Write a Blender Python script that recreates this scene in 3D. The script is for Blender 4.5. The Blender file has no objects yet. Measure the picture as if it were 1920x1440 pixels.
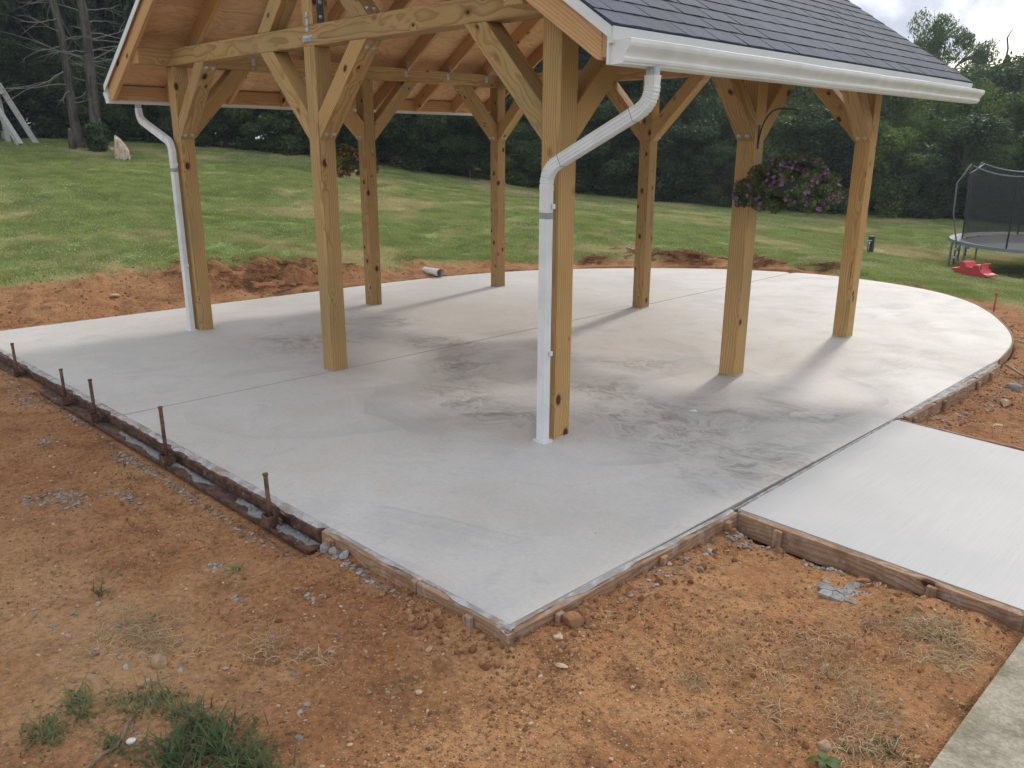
import bpy, bmesh, math, random
import numpy as np
from mathutils import Vector, Matrix
rad = math.radians
random.seed(7); rng = np.random.default_rng(7)
S = bpy.context.scene
COL = S.collection

# ------------------------------------------------------------------ camera
cam_d = bpy.data.cameras.new('camera'); cam = bpy.data.objects.new('camera', cam_d); COL.objects.link(cam)
YAW, PITCH, ROLL = -0.7817, 0.2886, 0.0042
CAMPOS = Vector((5.6615, -3.6168, 1.8213))
_f = Vector((math.sin(YAW) * math.cos(PITCH), math.cos(YAW) * math.cos(PITCH), -math.sin(PITCH)))
_r = Vector((math.cos(YAW), -math.sin(YAW), 0)); _u = _r.cross(_f)
_r2 = math.cos(ROLL) * _r + math.sin(ROLL) * _u; _u2 = -math.sin(ROLL) * _r + math.cos(ROLL) * _u
cam.matrix_world = Matrix((( _r2.x, _u2.x, -_f.x, CAMPOS.x), (_r2.y, _u2.y, -_f.y, CAMPOS.y), (_r2.z, _u2.z, -_f.z, CAMPOS.z), (0, 0, 0, 1)))
cam_d.sensor_fit = 'HORIZONTAL'; cam_d.sensor_width = 36; cam_d.lens = 36 * 1527.6 / 1920
cam_d.clip_start = 0.05; cam_d.clip_end = 2000
S.camera = cam

# ------------------------------------------------------------------ light
SUN_DIR = Vector((-0.67, 2.77, 2.3)).normalized()      # towards the sun
SUN_EL = math.asin(SUN_DIR.z); SUN_AZ = math.atan2(SUN_DIR.x, SUN_DIR.y)
sun_d = bpy.data.lights.new('sun', 'SUN'); sun_d.energy = 1.3; sun_d.angle = rad(6); sun_d.color = (1.0, 0.93, 0.83)
sun = bpy.data.objects.new('sun', sun_d); COL.objects.link(sun)
sun.rotation_euler = (-SUN_DIR).to_track_quat('-Z', 'Y').to_euler()
SKY_STRENGTH = 0.15
S.view_settings.view_transform = 'Standard'; S.view_settings.look = 'None'
S.view_settings.exposure = 0.5; S.view_settings.gamma = 1.0; S.view_settings.use_curve_mapping = False
S.render.engine = 'CYCLES'
S.cycles.max_bounces = 8; S.cycles.diffuse_bounces = 4; S.cycles.transparent_max_bounces = 12
S.cycles.use_denoising = True

# ------------------------------------------------------------------ node helper
class NT:
    def __init__(s, tree): s.t = tree; s.n = tree.nodes; s.l = tree.links
    def node(s, typ, **kw):
        n = s.n.new(typ)
        for k, v in kw.items():
            if k == 'ins':
                for i, val in v.items(): s.set(n.inputs[i], val)
            else: setattr(n, k, v)
        return n
    def set(s, inp, val):
        if hasattr(val, 'is_output') or isinstance(val, bpy.types.NodeSocket): s.l.new(val, inp)
        else:
            if isinstance(val, (tuple, list)) and len(val) == 3 and inp.type == 'RGBA': val = (*val, 1)
            inp.default_value = val
    def math(s, op, a, b=0.0, c=0.0, clamp=False):
        n = s.node('ShaderNodeMath', operation=op, use_clamp=clamp, ins={0: a, 1: b, 2: c}); return n.outputs[0]
    def vmath(s, op, a, b=(0, 0, 0)):
        n = s.node('ShaderNodeVectorMath', operation=op, ins={0: a, 1: b}); return n.outputs[0]
    def noise(s, vec, scale, detail=4, rough=0.55, dist=0.0, out=0):
        n = s.node('ShaderNodeTexNoise', ins={'Vector': vec, 'Scale': scale, 'Detail': detail, 'Roughness': rough, 'Distortion': dist}); return n.outputs[out]
    def vor(s, vec, scale, feature='F1', out='Distance', rnd=1.0):
        n = s.node('ShaderNodeTexVoronoi', feature=feature, ins={'Vector': vec, 'Scale': scale, 'Randomness': rnd}); return n.outputs[out]
    def ramp(s, fac, stops, interp='LINEAR'):
        n = s.node('ShaderNodeValToRGB', ins={0: fac}); cr = n.color_ramp; cr.interpolation = interp
        while len(cr.elements) < len(stops): cr.elements.new(0.5)
        for e, (p, c) in zip(cr.elements, stops):
            e.position = p; e.color = (c, c, c, 1) if isinstance(c, (int, float)) else (*c, 1)
        return n.outputs[0]
    def smooth(s, v, a, b, lo=0.0, hi=1.0):
        n = s.node('ShaderNodeMapRange', interpolation_type='SMOOTHSTEP', ins={0: v, 1: a, 2: b, 3: lo, 4: hi}); return n.outputs[0]
    def mix(s, fac, a, b, blend='MIX'):
        n = s.node('ShaderNodeMix', data_type='RGBA', blend_type=blend, ins={0: fac, 6: a, 7: b}); return n.outputs[2]
    def mapping(s, vec, scale=(1, 1, 1), loc=(0, 0, 0), rot=(0, 0, 0)):
        n = s.node('ShaderNodeMapping', ins={'Vector': vec, 'Scale': scale, 'Location': loc, 'Rotation': rot}); return n.outputs[0]
    def bump(s, h, strength=0.5, dist=0.01, normal=None):
        n = s.node('ShaderNodeBump', ins={'Height': h, 'Strength': strength, 'Distance': dist})
        if normal is not None: s.l.new(normal, n.inputs['Normal'])
        return n.outputs[0]
    def sep(s, v): return s.node('ShaderNodeSeparateXYZ', ins={0: v}).outputs

def mat(name):
    m = bpy.data.materials.new(name); m.use_nodes = True
    t = NT(m.node_tree); b = t.n['Principled BSDF']
    return m, t, b
def P(b, k, v, t): t.set(b.inputs[k], v)

# ------------------------------------------------------------------ world: Nishita sky with broken cloud
W = bpy.data.worlds.new('World'); S.world = W; W.use_nodes = True
w = NT(W.node_tree); bg = w.n['Background']
sky = w.node('ShaderNodeTexSky', sky_type='NISHITA', sun_disc=False, sun_elevation=SUN_EL, sun_rotation=SUN_AZ, air_density=1.0, dust_density=2.0, ozone_density=1.0)
tc = w.node('ShaderNodeTexCoord').outputs['Generated']
sx, sy, sz = w.sep(tc)
den = w.math('ADD', w.math('MAXIMUM', sz, 0.0), 0.22)
cmb = w.node('ShaderNodeCombineXYZ', ins={0: w.math('DIVIDE', sx, den), 1: w.math('DIVIDE', sy, den), 2: 0.0}).outputs[0]
n1 = w.noise(w.mapping(cmb, loc=(5.1, 8.4, 0)), 0.85, 7, 0.55, 0.35)
cover = w.math("MAXIMUM", w.smooth(n1, 0.36, 0.5), w.smooth(sz, 0.01, -0.02))
n2 = w.noise(w.mapping(cmb, loc=(8.84, 3.78, 0)), 1.15, 6, 0.5, 0.3)
ccol = w.mix(w.smooth(n2, 0.40, 0.56), (9.5, 9.5, 9.5), (2.9, 3.15, 3.8))
w.set(bg.inputs[0], w.mix(cover, sky.outputs[0], ccol)); bg.inputs[1].default_value = SKY_STRENGTH

# ------------------------------------------------------------------ numpy noise and terrain
def _hash(ix, iy, seed):
    h = (ix.astype(np.int64) * 374761393 + iy.astype(np.int64) * 668265263 + seed * 974634777) & 0xffffffff
    h = ((h ^ (h >> 13)) * 1274126177) & 0xffffffff
    return ((h ^ (h >> 16)) & 0xffffff) / float(0xffffff)
def vnoise(x, y, seed=0):
    ix = np.floor(x); iy = np.floor(y); fx = x - ix; fy = y - iy
    fx = fx * fx * (3 - 2 * fx); fy = fy * fy * (3 - 2 * fy)
    a = _hash(ix, iy, seed); b = _hash(ix + 1, iy, seed); c = _hash(ix, iy + 1, seed); d = _hash(ix + 1, iy + 1, seed)
    return (a * (1 - fx) + b * fx) * (1 - fy) + (c * (1 - fx) + d * fx) * fy
def fbm(x, y, sc, octv=4, seed=0, g=0.5):
    x = np.asarray(x, float) * sc; y = np.asarray(y, float) * sc; s = 0; a = 1; n = 0
    for o in range(octv):
        ca, sa = math.cos(o * 1.1), math.sin(o * 1.1)
        s = s + a * (vnoise(x * ca - y * sa + 17.3 * o, x * sa + y * ca + 9.1 * o, seed + o) - 0.5); n += a; a *= g; x = x * 2.03; y = y * 2.03
    return s / n * 2
GX, GY = 0.0222, -0.0123
def slabz(x, y): return GX * x + GY * y
OUT = [(-3.87, -1.75), (3.80, -1.75), (3.82, 0.0), (3.84, 1.83), (3.84, 4.2), (3.71, 5.12), (3.36, 6.1), (2.78, 7.2), (2.04, 7.95), (1.11, 8.38), (0.2, 8.5), (-0.7, 8.28), (-1.45, 7.9), (-2.05, 7.42), (-2.76, 6.65), (-3.32, 5.75), (-3.68, 4.7), (-3.82, 3.5), (-3.85, 2.0)]
def catmull(pts, n=8, closed=False):
    o = []; N = len(pts)
    for i in range(N - (0 if closed else 1)):
        p0, p1, p2, p3 = [np.array(pts[(i + k - 1) % N] if closed else pts[min(max(i + k - 1, 0), N - 1)], float) for k in range(4)]
        for j in range(n):
            t = j / n; o.append(0.5 * ((2 * p1) + (-p0 + p2) * t + (2 * p0 - 5 * p1 + 4 * p2 - p3) * t * t + (-p0 + 3 * p1 - 3 * p2 + p3) * t ** 3))
    if not closed: o.append(np.array(pts[-1], float))
    return o
_curve = catmull(OUT[4:], 6)
OUTLINE = [np.array(p) for p in OUT[:4]] + _curve           # counter-clockwise outline of the slab
_seg = np.array(OUTLINE)
def slab_dist(x, y):
    """signed distance to the slab outline (negative inside)"""
    x = np.asarray(x, float); y = np.asarray(y, float); d = np.full(x.shape, 1e9); ins = np.zeros(x.shape, bool)
    for i in range(len(_seg)):
        a = _seg[i]; b = _seg[(i + 1) % len(_seg)]; ab = b - a
        t = np.clip(((x - a[0]) * ab[0] + (y - a[1]) * ab[1]) / (ab @ ab), 0, 1)
        d = np.minimum(d, np.hypot(x - a[0] - t * ab[0], y - a[1] - t * ab[1]))
        c = ((a[1] > y) != (b[1] > y)) & (x < (b[0] - a[0]) * (y - a[1]) / (b[1] - a[1] + 1e-12) + a[0]); ins ^= c
    return np.where(ins, -d, d)
CTRL = [(-4, -2, -.19), (-2, -2, -.125), (0, -2, -.085), (2.5, -2.05, -.02), (3.9, -2, .045), (4.0, -0.9, .02), (5.05, -0.6, .055), (5.1, -2, .07), (3, -3.2, -.02), (1, -3.5, -.10), (-2, -4, -.16),
        (-5, -4, -.15), (6, -5, .07), (4.2, 2.2, -.03), (4.2, 4, -.06), (6.5, 3, .0), (-3.95, 0, -.10), (-3.95, 2.2, -.13), (-4.1, -1.2, -.12), (-5, 0.5, 0.04), (-6.2, 0, .18), (-6.5, 3.5, .16), (-6.3, -3, .02),
        (-3.6, 6, -.15), (-2, 8, -.15), (0, 8.9, -.13), (2.2, 8.4, -.1), (3.9, 6, -.08), (-4.5, 9, .05), (1.4, 12, -.36), (.6, 13.7, -.53), (-.1, 11.3, -.2), (4, 13, -.55), (8, 10, -.4), (2, 20, -.62), (8, 22, -.9),
        (-12, 3.2, .80), (-9, 8, .38), (-5, 14, -.05), (-21.5, 3.2, 1.83), (-20.4, 6.5, 1.69), (-17, 11.1, 1.21), (-13.6, 15.3, .44), (-8.9, 19.1, -.11), (-5.2, 21.1, -.34), (-2.2, 23.2, -.43),
        (-40, -10, 2.6), (-35, 15, 2.0), (-25, 32, .6), (5, 45, -1.2), (40, 30, -1.2), (0, -30, -.2), (35, -25, 0), (-14, -8, .8)]
_cp = np.array(CTRL)
def _tps(r): return np.where(r > 1e-9, r * r * np.log(r + 1e-12), 0)
_n = len(_cp); _K = _tps(np.hypot(_cp[:, None, 0] - _cp[None, :, 0], _cp[:, None, 1] - _cp[None, :, 1])) + np.eye(_n) * 0.02
_Pm = np.c_[np.ones(_n), _cp[:, :2]]; _A = np.block([[_K, _Pm], [_Pm.T, np.zeros((3, 3))]])
_w = np.linalg.solve(_A, np.r_[_cp[:, 2], 0, 0, 0])
def base_h(x, y):
    x = np.clip(np.asarray(x, float), -42, 42); y = np.clip(np.asarray(y, float), -32, 46); s = _w[_n] + _w[_n + 1] * x + _w[_n + 2] * y
    for i in range(_n): s = s + _w[i] * _tps(np.hypot(x - _cp[i, 0], y - _cp[i, 1]))
    return s
MOUNDS = [(-4.75, 1.1, .55, .5, .17), (-4.55, 2.3, .5, .6, .20), (-5.3, 1.9, .5, .6, .10), (-5.2, -.3, .5, .4, .10), (-4.4, 3.2, .35, .5, .08), (-2.1, 8.15, .9, .28, .17), (-.9, 8.75, .5, .22, .09), (-2.9, 7.3, .4, .35, .1), (.1, 9.0, .5, .2, .08),
          (4.15, 2.4, .12, .6, .03), (4.15, 3.4, .14, .5, .04), (3.6, -2.05, .25, .12, .03), (4.1, -1.5, .12, .3, .035), (4.85, -.42, .35, .12, .05), (4.3, -1.05, .3, .3, .02), (4.95, -.75, .18, .25, .04), (2.72, -2.0, .14, .08, .03)]
def dirt_mask(x, y):
    """1 on bare soil, 0 on lawn"""
    x = np.asarray(x, float); y = np.asarray(y, float); d = slab_dist(x, y)
    k = np.array([(-3.9, -1, 1.95), (-3.9, 1, 1.5), (-3.9, 2.6, 1.3), (-3.6, 4.5, .75), (-2.5, 7, .6), (-1.5, 8.1, .95), (-.2, 8.5, .65), (.8, 8.6, .16), (1.8, 8.1, .1), (3.0, 7, .75), (3.6, 5.8, 1.2), (3.9, 4.4, 2.2), (4, 2, 5), (4, -2, 12), (0, -2, 12), (-3.8, -2.2, 2.6)])
    ww = 1 / ((x[..., None] - k[:, 0]) ** 2 + (y[..., None] - k[:, 1]) ** 2 + .05) ** 2
    wd = (ww * k[:, 2]).sum(-1) / ww.sum(-1)
    e = (wd * (1 + .45 * fbm(x, y, .9, 3, 5)) + .6 * fbm(x, y, 2.2, 4, 31) * np.clip(wd, 0, 1.5) - d) / (.12 + .12 * wd.clip(0, 2))
    m = 1 / (1 + np.exp(-np.clip(3 * e, -30, 30)))
    m = np.where((y < -6.5) | (x > 10), m * .5, m)
    return m
def ground_h(x, y, fine=True):
    x = np.asarray(x, float); y = np.asarray(y, float); z = base_h(x, y); d = slab_dist(x, y)
    for cx, cy, sx_, sy_, h in MOUNDS:
        e = np.exp(-((x - cx) / sx_) ** 2 - ((y - cy) / sy_) ** 2); z = z + h * e * (1 + 1.1 * fbm(x, y, 5, 4, 77) if fine else 1)
    dm = dirt_mask(x, y) if fine else 0
    if fine:
        rough = .5 + .9 * np.clip(.5 + 1.5 * fbm(x, y, .8, 2, 41), 0, 1.2)
        z = z + dm * rough * (.022 * fbm(x, y, 2.2, 3, 3) + .014 * fbm(x, y, 9, 4, 11) + .006 * np.abs(fbm(x, y, 34, 3, 21)))
        bk = ((x < -3.95) | (y > 6.5)) * (y < 12) * dm * np.clip((d - .12) / .4, 0, 1); z = z + bk * (.085 * np.clip(fbm(x, y, 1.3, 2, 55) + .15, 0, 1) + .07 * np.abs(fbm(x, y, 4.0, 4, 56)) + .02 * fbm(x, y, 14, 2, 57))
        z = z + (1 - dm) * .03 * fbm(x, y, .9, 3, 8)
    # nothing may poke through the concrete
    sz_ = slabz(x, y)
    z = np.where(d < 0.35, np.minimum(z, sz_ - .02 + .28 * np.clip(d, 0, 1)), z); z = np.where(d < 0.02, np.minimum(z, sz_ - .16), z)
    inw = (x > 3.75) & (x < 5.3) & (y > -.34) & (y < 1.95)
    z = np.where(inw, np.minimum(z, sz_ - .14), z)
    z = np.where((x > 5.15) & (y < 0) & (x < 9), np.minimum(z, .02), z)
    heap = np.exp(-((d - .07) / .09) ** 2) * (.022 + .035 * np.clip(fbm(x, y, 3.2, 3, 71), -.5, 1)) * ((x > 2.62) | (y > 2.0)) * (d > .02); z = z + np.where(inw, 0, heap)
    # trough under the steel form
    tr = (x > -1.4) & (x < 2.62) & (y < -1.74) & (y > -1.905); z = np.where(tr, np.minimum(z, sz_ - .125), z)
    return z
def gz(x, y): return float(ground_h(np.array([x]), np.array([y]))[0])

# ------------------------------------------------------------------ object helpers
def tag(o, label=None, cat=None, group=None, kind=None):
    if label: o['label'] = label
    if cat: o['category'] = cat
    if group: o['group'] = group
    if kind: o['kind'] = kind
    return o
def thing(name, label, cat, loc=(0, 0, 0), rot=(0, 0, 0), group=None):
    o = bpy.data.objects.new(name, None); o.empty_display_size = .1; COL.objects.link(o); o.location = loc; o.rotation_euler = rot
    return tag(o, label, cat, group)
def link(name, me, m=None, parent=None, mw=None):
    o = bpy.data.objects.new(name, me); COL.objects.link(o)
    if m is not None and not me.materials: me.materials.append(m)
    if parent is not None: o.parent = parent
    if mw is not None: o.matrix_basis = mw
    return o
def mesh(name, v, f, smooth=False, m=None):
    me = bpy.data.meshes.new(name); me.from_pydata([tuple(p) for p in v], [], [tuple(q) for q in f]); me.update()
    if smooth: me.polygons.foreach_set('use_smooth', [True] * len(me.polygons))
    if m: me.materials.append(m)
    return me
def npmesh(name, V, F, m=None, smooth=False):
    """fast mesh from numpy: V (n,3), F (k,3 or 4)"""
    me = bpy.data.meshes.new(name); V = np.asarray(V, np.float32); F = np.asarray(F, np.int32); k = F.shape[1]
    me.vertices.add(len(V)); me.vertices.foreach_set('co', V.ravel()); me.loops.add(F.size); me.loops.foreach_set('vertex_index', F.ravel())
    me.polygons.add(len(F)); me.polygons.foreach_set('loop_start', np.arange(0, F.size, k, dtype=np.int32))
    me.polygons.foreach_set('use_smooth', np.full(len(F), smooth)); me.update(calc_edges=True); me.validate()
    if m: me.materials.append(m)
    return me
def bm_mesh(name, bm, m=None, smooth=False):
    bmesh.ops.recalc_face_normals(bm, faces=bm.faces[:])
    me = bpy.data.meshes.new(name); bm.to_mesh(me); bm.free()
    if smooth: me.polygons.foreach_set('use_smooth', [True] * len(me.polygons))
    if m: me.materials.append(m)
    return me
def frame(origin, zdir, ydir):
    z = Vector(zdir).normalized(); y = Vector(ydir); y = y - z * y.dot(z)
    y = z.orthogonal().normalized() if y.length < 1e-6 else y.normalized(); x = y.cross(z)
    return Matrix(((x.x, y.x, z.x, origin[0]), (x.y, y.y, z.y, origin[1]), (x.z, y.z, z.z, origin[2]), (0, 0, 0, 1)))
def plank(name, poly, thick, length_dir, m, parent=None, bev=.003):
    """solid from a planar polygon (3d points) pushed along vector thick; local Z runs along the grain"""
    poly = [Vector(p) for p in poly]; thick = Vector(thick); c = sum(poly, Vector()) / len(poly) + thick / 2
    M = frame(c, length_dir, thick); I = M.inverted(); bm = bmesh.new()
    a = [bm.verts.new(I @ p) for p in poly]; b = [bm.verts.new(I @ (p + thick)) for p in poly]; n = len(poly)
    bm.faces.new(a); bm.faces.new(b[::-1])
    for i in range(n): bm.faces.new((a[i], a[(i + 1) % n], b[(i + 1) % n], b[i]))
    if bev: bmesh.ops.bevel(bm, geom=bm.edges[:], offset=bev, segments=1, affect='EDGES')
    return link(name, bm_mesh(name, bm, m), None, parent, M)
def bar(name, p0, p1, w_, h_, m, parent=None, up=(0, 0, 1), bev=.003):
    """rectangular timber from p0 to p1; w_ across, h_ along 'up'"""
    p0 = Vector(p0); p1 = Vector(p1); d = (p1 - p0).normalized(); up = Vector(up); up = (up - d * up.dot(d)).normalized(); s = d.cross(up)
    q = [p0 - s * w_ / 2 - up * h_ / 2, p1 - s * w_ / 2 - up * h_ / 2, p1 - s * w_ / 2 + up * h_ / 2, p0 - s * w_ / 2 + up * h_ / 2]
    return plank(name, q, s * w_, d, m, parent, bev)
def tube_geo(pts, r, n=8, cap=True):
    pts = [Vector(p) for p in pts]; V = []; F = []; up = None; N = len(pts)
    rr = r if hasattr(r, '__len__') else [r] * N
    for i, p in enumerate(pts):
        d = (pts[min(i + 1, N - 1)] - pts[max(i - 1, 0)]).normalized()
        if up is None: up = d.orthogonal().normalized()
        up = (up - d * up.dot(d)).normalized(); s = d.cross(up)
        for k in range(n):
            a = 2 * math.pi * k / n; V.append(p + (up * math.cos(a) + s * math.sin(a)) * rr[i])
    for i in range(N - 1):
        for k in range(n): F.append((i * n + k, i * n + (k + 1) % n, (i + 1) * n + (k + 1) % n, (i + 1) * n + k))
    if cap: F.append(tuple(range(n))[::-1]); F.append(tuple(range((N - 1) * n, N * n)))
    return V, F
def tube(name, pts, r, m, parent=None, n=8, smooth=True):
    V, F = tube_geo(pts, r, n); return link(name, mesh(name, V, F, smooth, m), None, parent)
def sweep_rect(name, pts, w_, d_, side, m, parent=None):
    """rectangular pipe; 'side' is the constant direction of its width d_"""
    pts = [Vector(p) for p in pts]; side = Vector(side).normalized(); V = []; F = []; N = len(pts); c = .008
    prof = [(-w_ / 2 + c, -d_ / 2), (w_ / 2 - c, -d_ / 2), (w_ / 2, -d_ / 2 + c), (w_ / 2, d_ / 2 - c), (w_ / 2 - c, d_ / 2), (-w_ / 2 + c, d_ / 2), (-w_ / 2, d_ / 2 - c), (-w_ / 2, -d_ / 2 + c)]
    # shallow flutes on the faces
    P_ = []
    for i in range(8):
        a = prof[i]; b = prof[(i + 1) % 8]; P_.append(a)
        if i in (0, 2, 4, 6):
            L_ = math.hypot(b[0] - a[0], b[1] - a[1]); nx, ny = (b[1] - a[1]) / L_, -(b[0] - a[0]) / L_; kk = 6 if L_ > .05 else 4
            for j in range(1, kk):
                t = j / kk; o = -.0028 if j % 2 else 0; P_.append((a[0] + (b[0] - a[0]) * t + nx * o, a[1] + (b[1] - a[1]) * t + ny * o))
    n = len(P_)
    for i, p in enumerate(pts):
        d = (pts[min(i + 1, N - 1)] - pts[max(i - 1, 0)]).normalized(); u = side.cross(d).normalized()
        for a, b in P_: V.append(p + u * a + side * b)
    for i in range(N - 1):
        for k in range(n): F.append((i * n + k, i * n + (k + 1) % n, (i + 1) * n + (k + 1) % n, (i + 1) * n + k))
    F.append(tuple(range(n))[::-1]); F.append(tuple(range((N - 1) * n, N * n)))
    return link(name, mesh(name, V, F, False, m), None, parent)
def rock_mesh(name, m, seed, sc=(1, 1, 1), sub=2, amp=.35, flat=.0):
    r = random.Random(seed); bm = bmesh.new(); bmesh.ops.create_icosphere(bm, subdivisions=sub, radius=1)
    dirs = [Vector((r.gauss(0, 1), r.gauss(0, 1), r.gauss(0, 1))).normalized() for _ in range(9)]; cuts = [r.uniform(.55, .92) for _ in dirs]
    for v in bm.verts:
        for d, c in zip(dirs, cuts):
            k = v.co.dot(d)
            if k > c: v.co -= d * (k - c) * .92
        v.co *= 1 + r.uniform(-amp, amp) * .12
        v.co = Vector((v.co.x * sc[0], v.co.y * sc[1], v.co.z * sc[2]))
    return bm_mesh(name, bm, m)
#@MATERIALS
# ------------------------------------------------------------------ materials
def wood_mat(name, c_light, c_dark, ring=.0165, knots=.30, green=0.0, rough=.75, knot_col=(.055, .025, .012), splash=0.0):
    m, t, b = mat(name); o = t.node('ShaderNodeTexCoord').outputs['Object']; oi = t.node('ShaderNodeObjectInfo').outputs['Random']
    off = t.node('ShaderNodeCombineXYZ', ins={0: t.math('MULTIPLY', oi, 3.1), 1: t.math('MULTIPLY', oi, 7.7), 2: t.math('MULTIPLY', oi, 41.0)}).outputs[0]
    p = t.vmath('ADD', o, off)
    kc = t.vmath('MULTIPLY', p, (12.5, 12.5, 3.6)); kpos = t.vor(kc, 1.0, out='Position'); kd = t.node('ShaderNodeVectorMath', operation='LENGTH', ins={0: t.vmath('MULTIPLY', t.vmath('SUBTRACT', kc, kpos), (.08, .08, .18))}).outputs['Value']; kr = t.sep(t.vor(kc, 1.0, out='Color'))
    on = t.math('GREATER_THAN', kr[0], knots); size = t.math('MULTIPLY_ADD', kr[1], .013, .009)
    rel = t.math('DIVIDE', kd, size)
    near = t.math('MULTIPLY', on, t.smooth(rel, 4.5, 0.0))
    kn = t.math('MULTIPLY', on, t.smooth(rel, 1.08, .82))
    # growth rings round a pith that lies off the piece
    warp = t.noise(t.mapping(p, scale=(2.2, 2.2, .55)), 1.6, 3, .5, out=1)
    wv = t.vmath('MULTIPLY', t.vmath('SUBTRACT', warp, (.5, .5, .5)), (.11, .11, 0))
    lx = t.math('SUBTRACT', t.math('MULTIPLY', oi, .16), .04); pith = t.node('ShaderNodeCombineXYZ', ins={0: lx, 1: t.math('MULTIPLY_ADD', kr[2], .0, .05), 2: 0.0}).outputs[0]
    q = t.vmath('ADD', t.vmath('ADD', t.vmath('MULTIPLY', o, (1, 1, 0)), pith), wv)
    r_ = t.node('ShaderNodeVectorMath', operation='LENGTH', ins={0: q}).outputs['Value']
    r_ = t.math('ADD', r_, t.math('MULTIPLY', near, .02))
    ph = t.math('FRACT', t.math('DIVIDE', r_, ring))
    late = t.math('MULTIPLY', t.smooth(ph, .35, .9), t.smooth(ph, 1.0, .93))
    fine = t.noise(t.mapping(p, scale=(260, 260, 5)), 1, 3, .6)
    big = t.noise(t.mapping(p, scale=(5, 5, 1.1)), 1.3, 4, .55)
    f = t.math('ADD', t.math('MULTIPLY', late, .85), t.math('MULTIPLY', t.math('SUBTRACT', fine, .45), .8), clamp=True)
    c = t.mix(f, c_light, c_dark)
    c = t.mix(t.smooth(big, .38, .68, 0, .45), c, tuple(x * y for x, y in zip(c_light, (.78, .70, .58))))
    if green: c = t.mix(t.smooth(t.noise(t.mapping(p, scale=(3, 3, 1.5)), 1, 3), .45, .7, 0, green), c, (.20, .19, .085))
    # drying checks along the grain
    ck = t.noise(t.mapping(p, scale=(70, 70, 1.6)), 1, 2, .5); c = t.mix(t.math('MULTIPLY', t.smooth(ck, .70, .745), .75), c, (.05, .028, .014))
    c = t.mix(t.math('MULTIPLY', t.smooth(rel, 1.7, 1.0), t.math('MULTIPLY', on, .55)), c, (.16, .075, .03))
    c = t.mix(kn, c, knot_col)
    c = t.mix(1.0, c, t.ramp(oi, [(0, (.82, .79, .76)), (.5, (1, 1, 1)), (1, (1.1, 1.06, 1.0))]), 'MULTIPLY')
    if splash: c = t.mix(t.math('MULTIPLY', t.smooth(t.noise(p, 16, 5, .7), .52, .62), splash), c, (.40, .385, .36)); c = t.mix(t.smooth(t.noise(p, 7, 4, .6), .5, .66, 0, .6), c, (.17, .095, .055))
    P(b, 'Base Color', c, t); P(b, 'Roughness', rough, t); P(b, 'Specular IOR Level', .25, t)
    h = t.math('ADD', t.math('MULTIPLY', fine, .5), t.math('MULTIPLY', t.math('ADD', late, kn), -.5)); P(b, 'Normal', t.bump(h, .45, .0015), t)
    return m
M_POST = wood_mat('treated_pine', (.475, .310, .135), (.315, .170, .065), knots=.45, green=.35)
M_RAFT = wood_mat('framing_pine', (.56, .345, .165), (.41, .215, .09), knots=.66)
M_FORM = wood_mat('form_lumber', (.38, .25, .16), (.22, .13, .078), knots=.6, rough=.95, splash=.5)
def plywood():
    m, t, b = mat('roof_plywood'); o = t.node('ShaderNodeTexCoord').outputs['Object']; oi = t.node('ShaderNodeObjectInfo').outputs['Random']
    p = t.vmath('ADD', o, t.node('ShaderNodeCombineXYZ', ins={0: t.math('MULTIPLY', oi, 13), 1: t.math('MULTIPLY', oi, 29), 2: 0.0}).outputs[0])
    ww = t.noise(t.mapping(p, scale=(3.5, .9, 1)), 1.3, 3, .5, .6)
    ph = t.math('FRACT', t.math('MULTIPLY', ww, 13.0)); l = t.math('MULTIPLY', t.smooth(ph, .3, .85), t.smooth(ph, 1.0, .9))
    fine = t.noise(t.mapping(p, scale=(130, 4, 1)), 1, 3, .6); big = t.noise(p, .9, 3)
    c = t.mix(t.math('ADD', t.math('MULTIPLY', l, .55), t.math('MULTIPLY', fine, .3), clamp=True), (.72, .46, .24), (.54, .29, .13))
    c = t.mix(t.smooth(big, .4, .65, 0, .5), c, (.42, .22, .10))
    kn = t.vor(t.mapping(p, scale=(3.2, 1.9, 1)), 1.0); kr = t.sep(t.vor(t.mapping(p, scale=(3.2, 1.9, 1)), 1.0, out='Color'))[0]
    c = t.mix(t.math('MULTIPLY', t.smooth(kn, .055, .03), t.math('GREATER_THAN', kr, .6)), c, (.12, .05, .022))
    P(b, 'Base Color', c, t); P(b, 'Roughness', .8, t); P(b, 'Normal', t.bump(fine, .3, .001), t); return m
M_PLY = plywood()
def geo(t): return t.node('ShaderNodeNewGeometry').outputs['Position']
def blob(t, p, cx, cy, rx, ry, rot=0.0, soft=.55):
    q = t.mapping(t.vmath('SUBTRACT', p, (cx, cy, 0)), rot=(0, 0, -rot)); q = t.vmath('MULTIPLY', q, (1 / rx, 1 / ry, 0))
    return t.smooth(t.node('ShaderNodeVectorMath', operation='LENGTH', ins={0: q}).outputs['Value'], 1.0, soft * .6)
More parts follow.
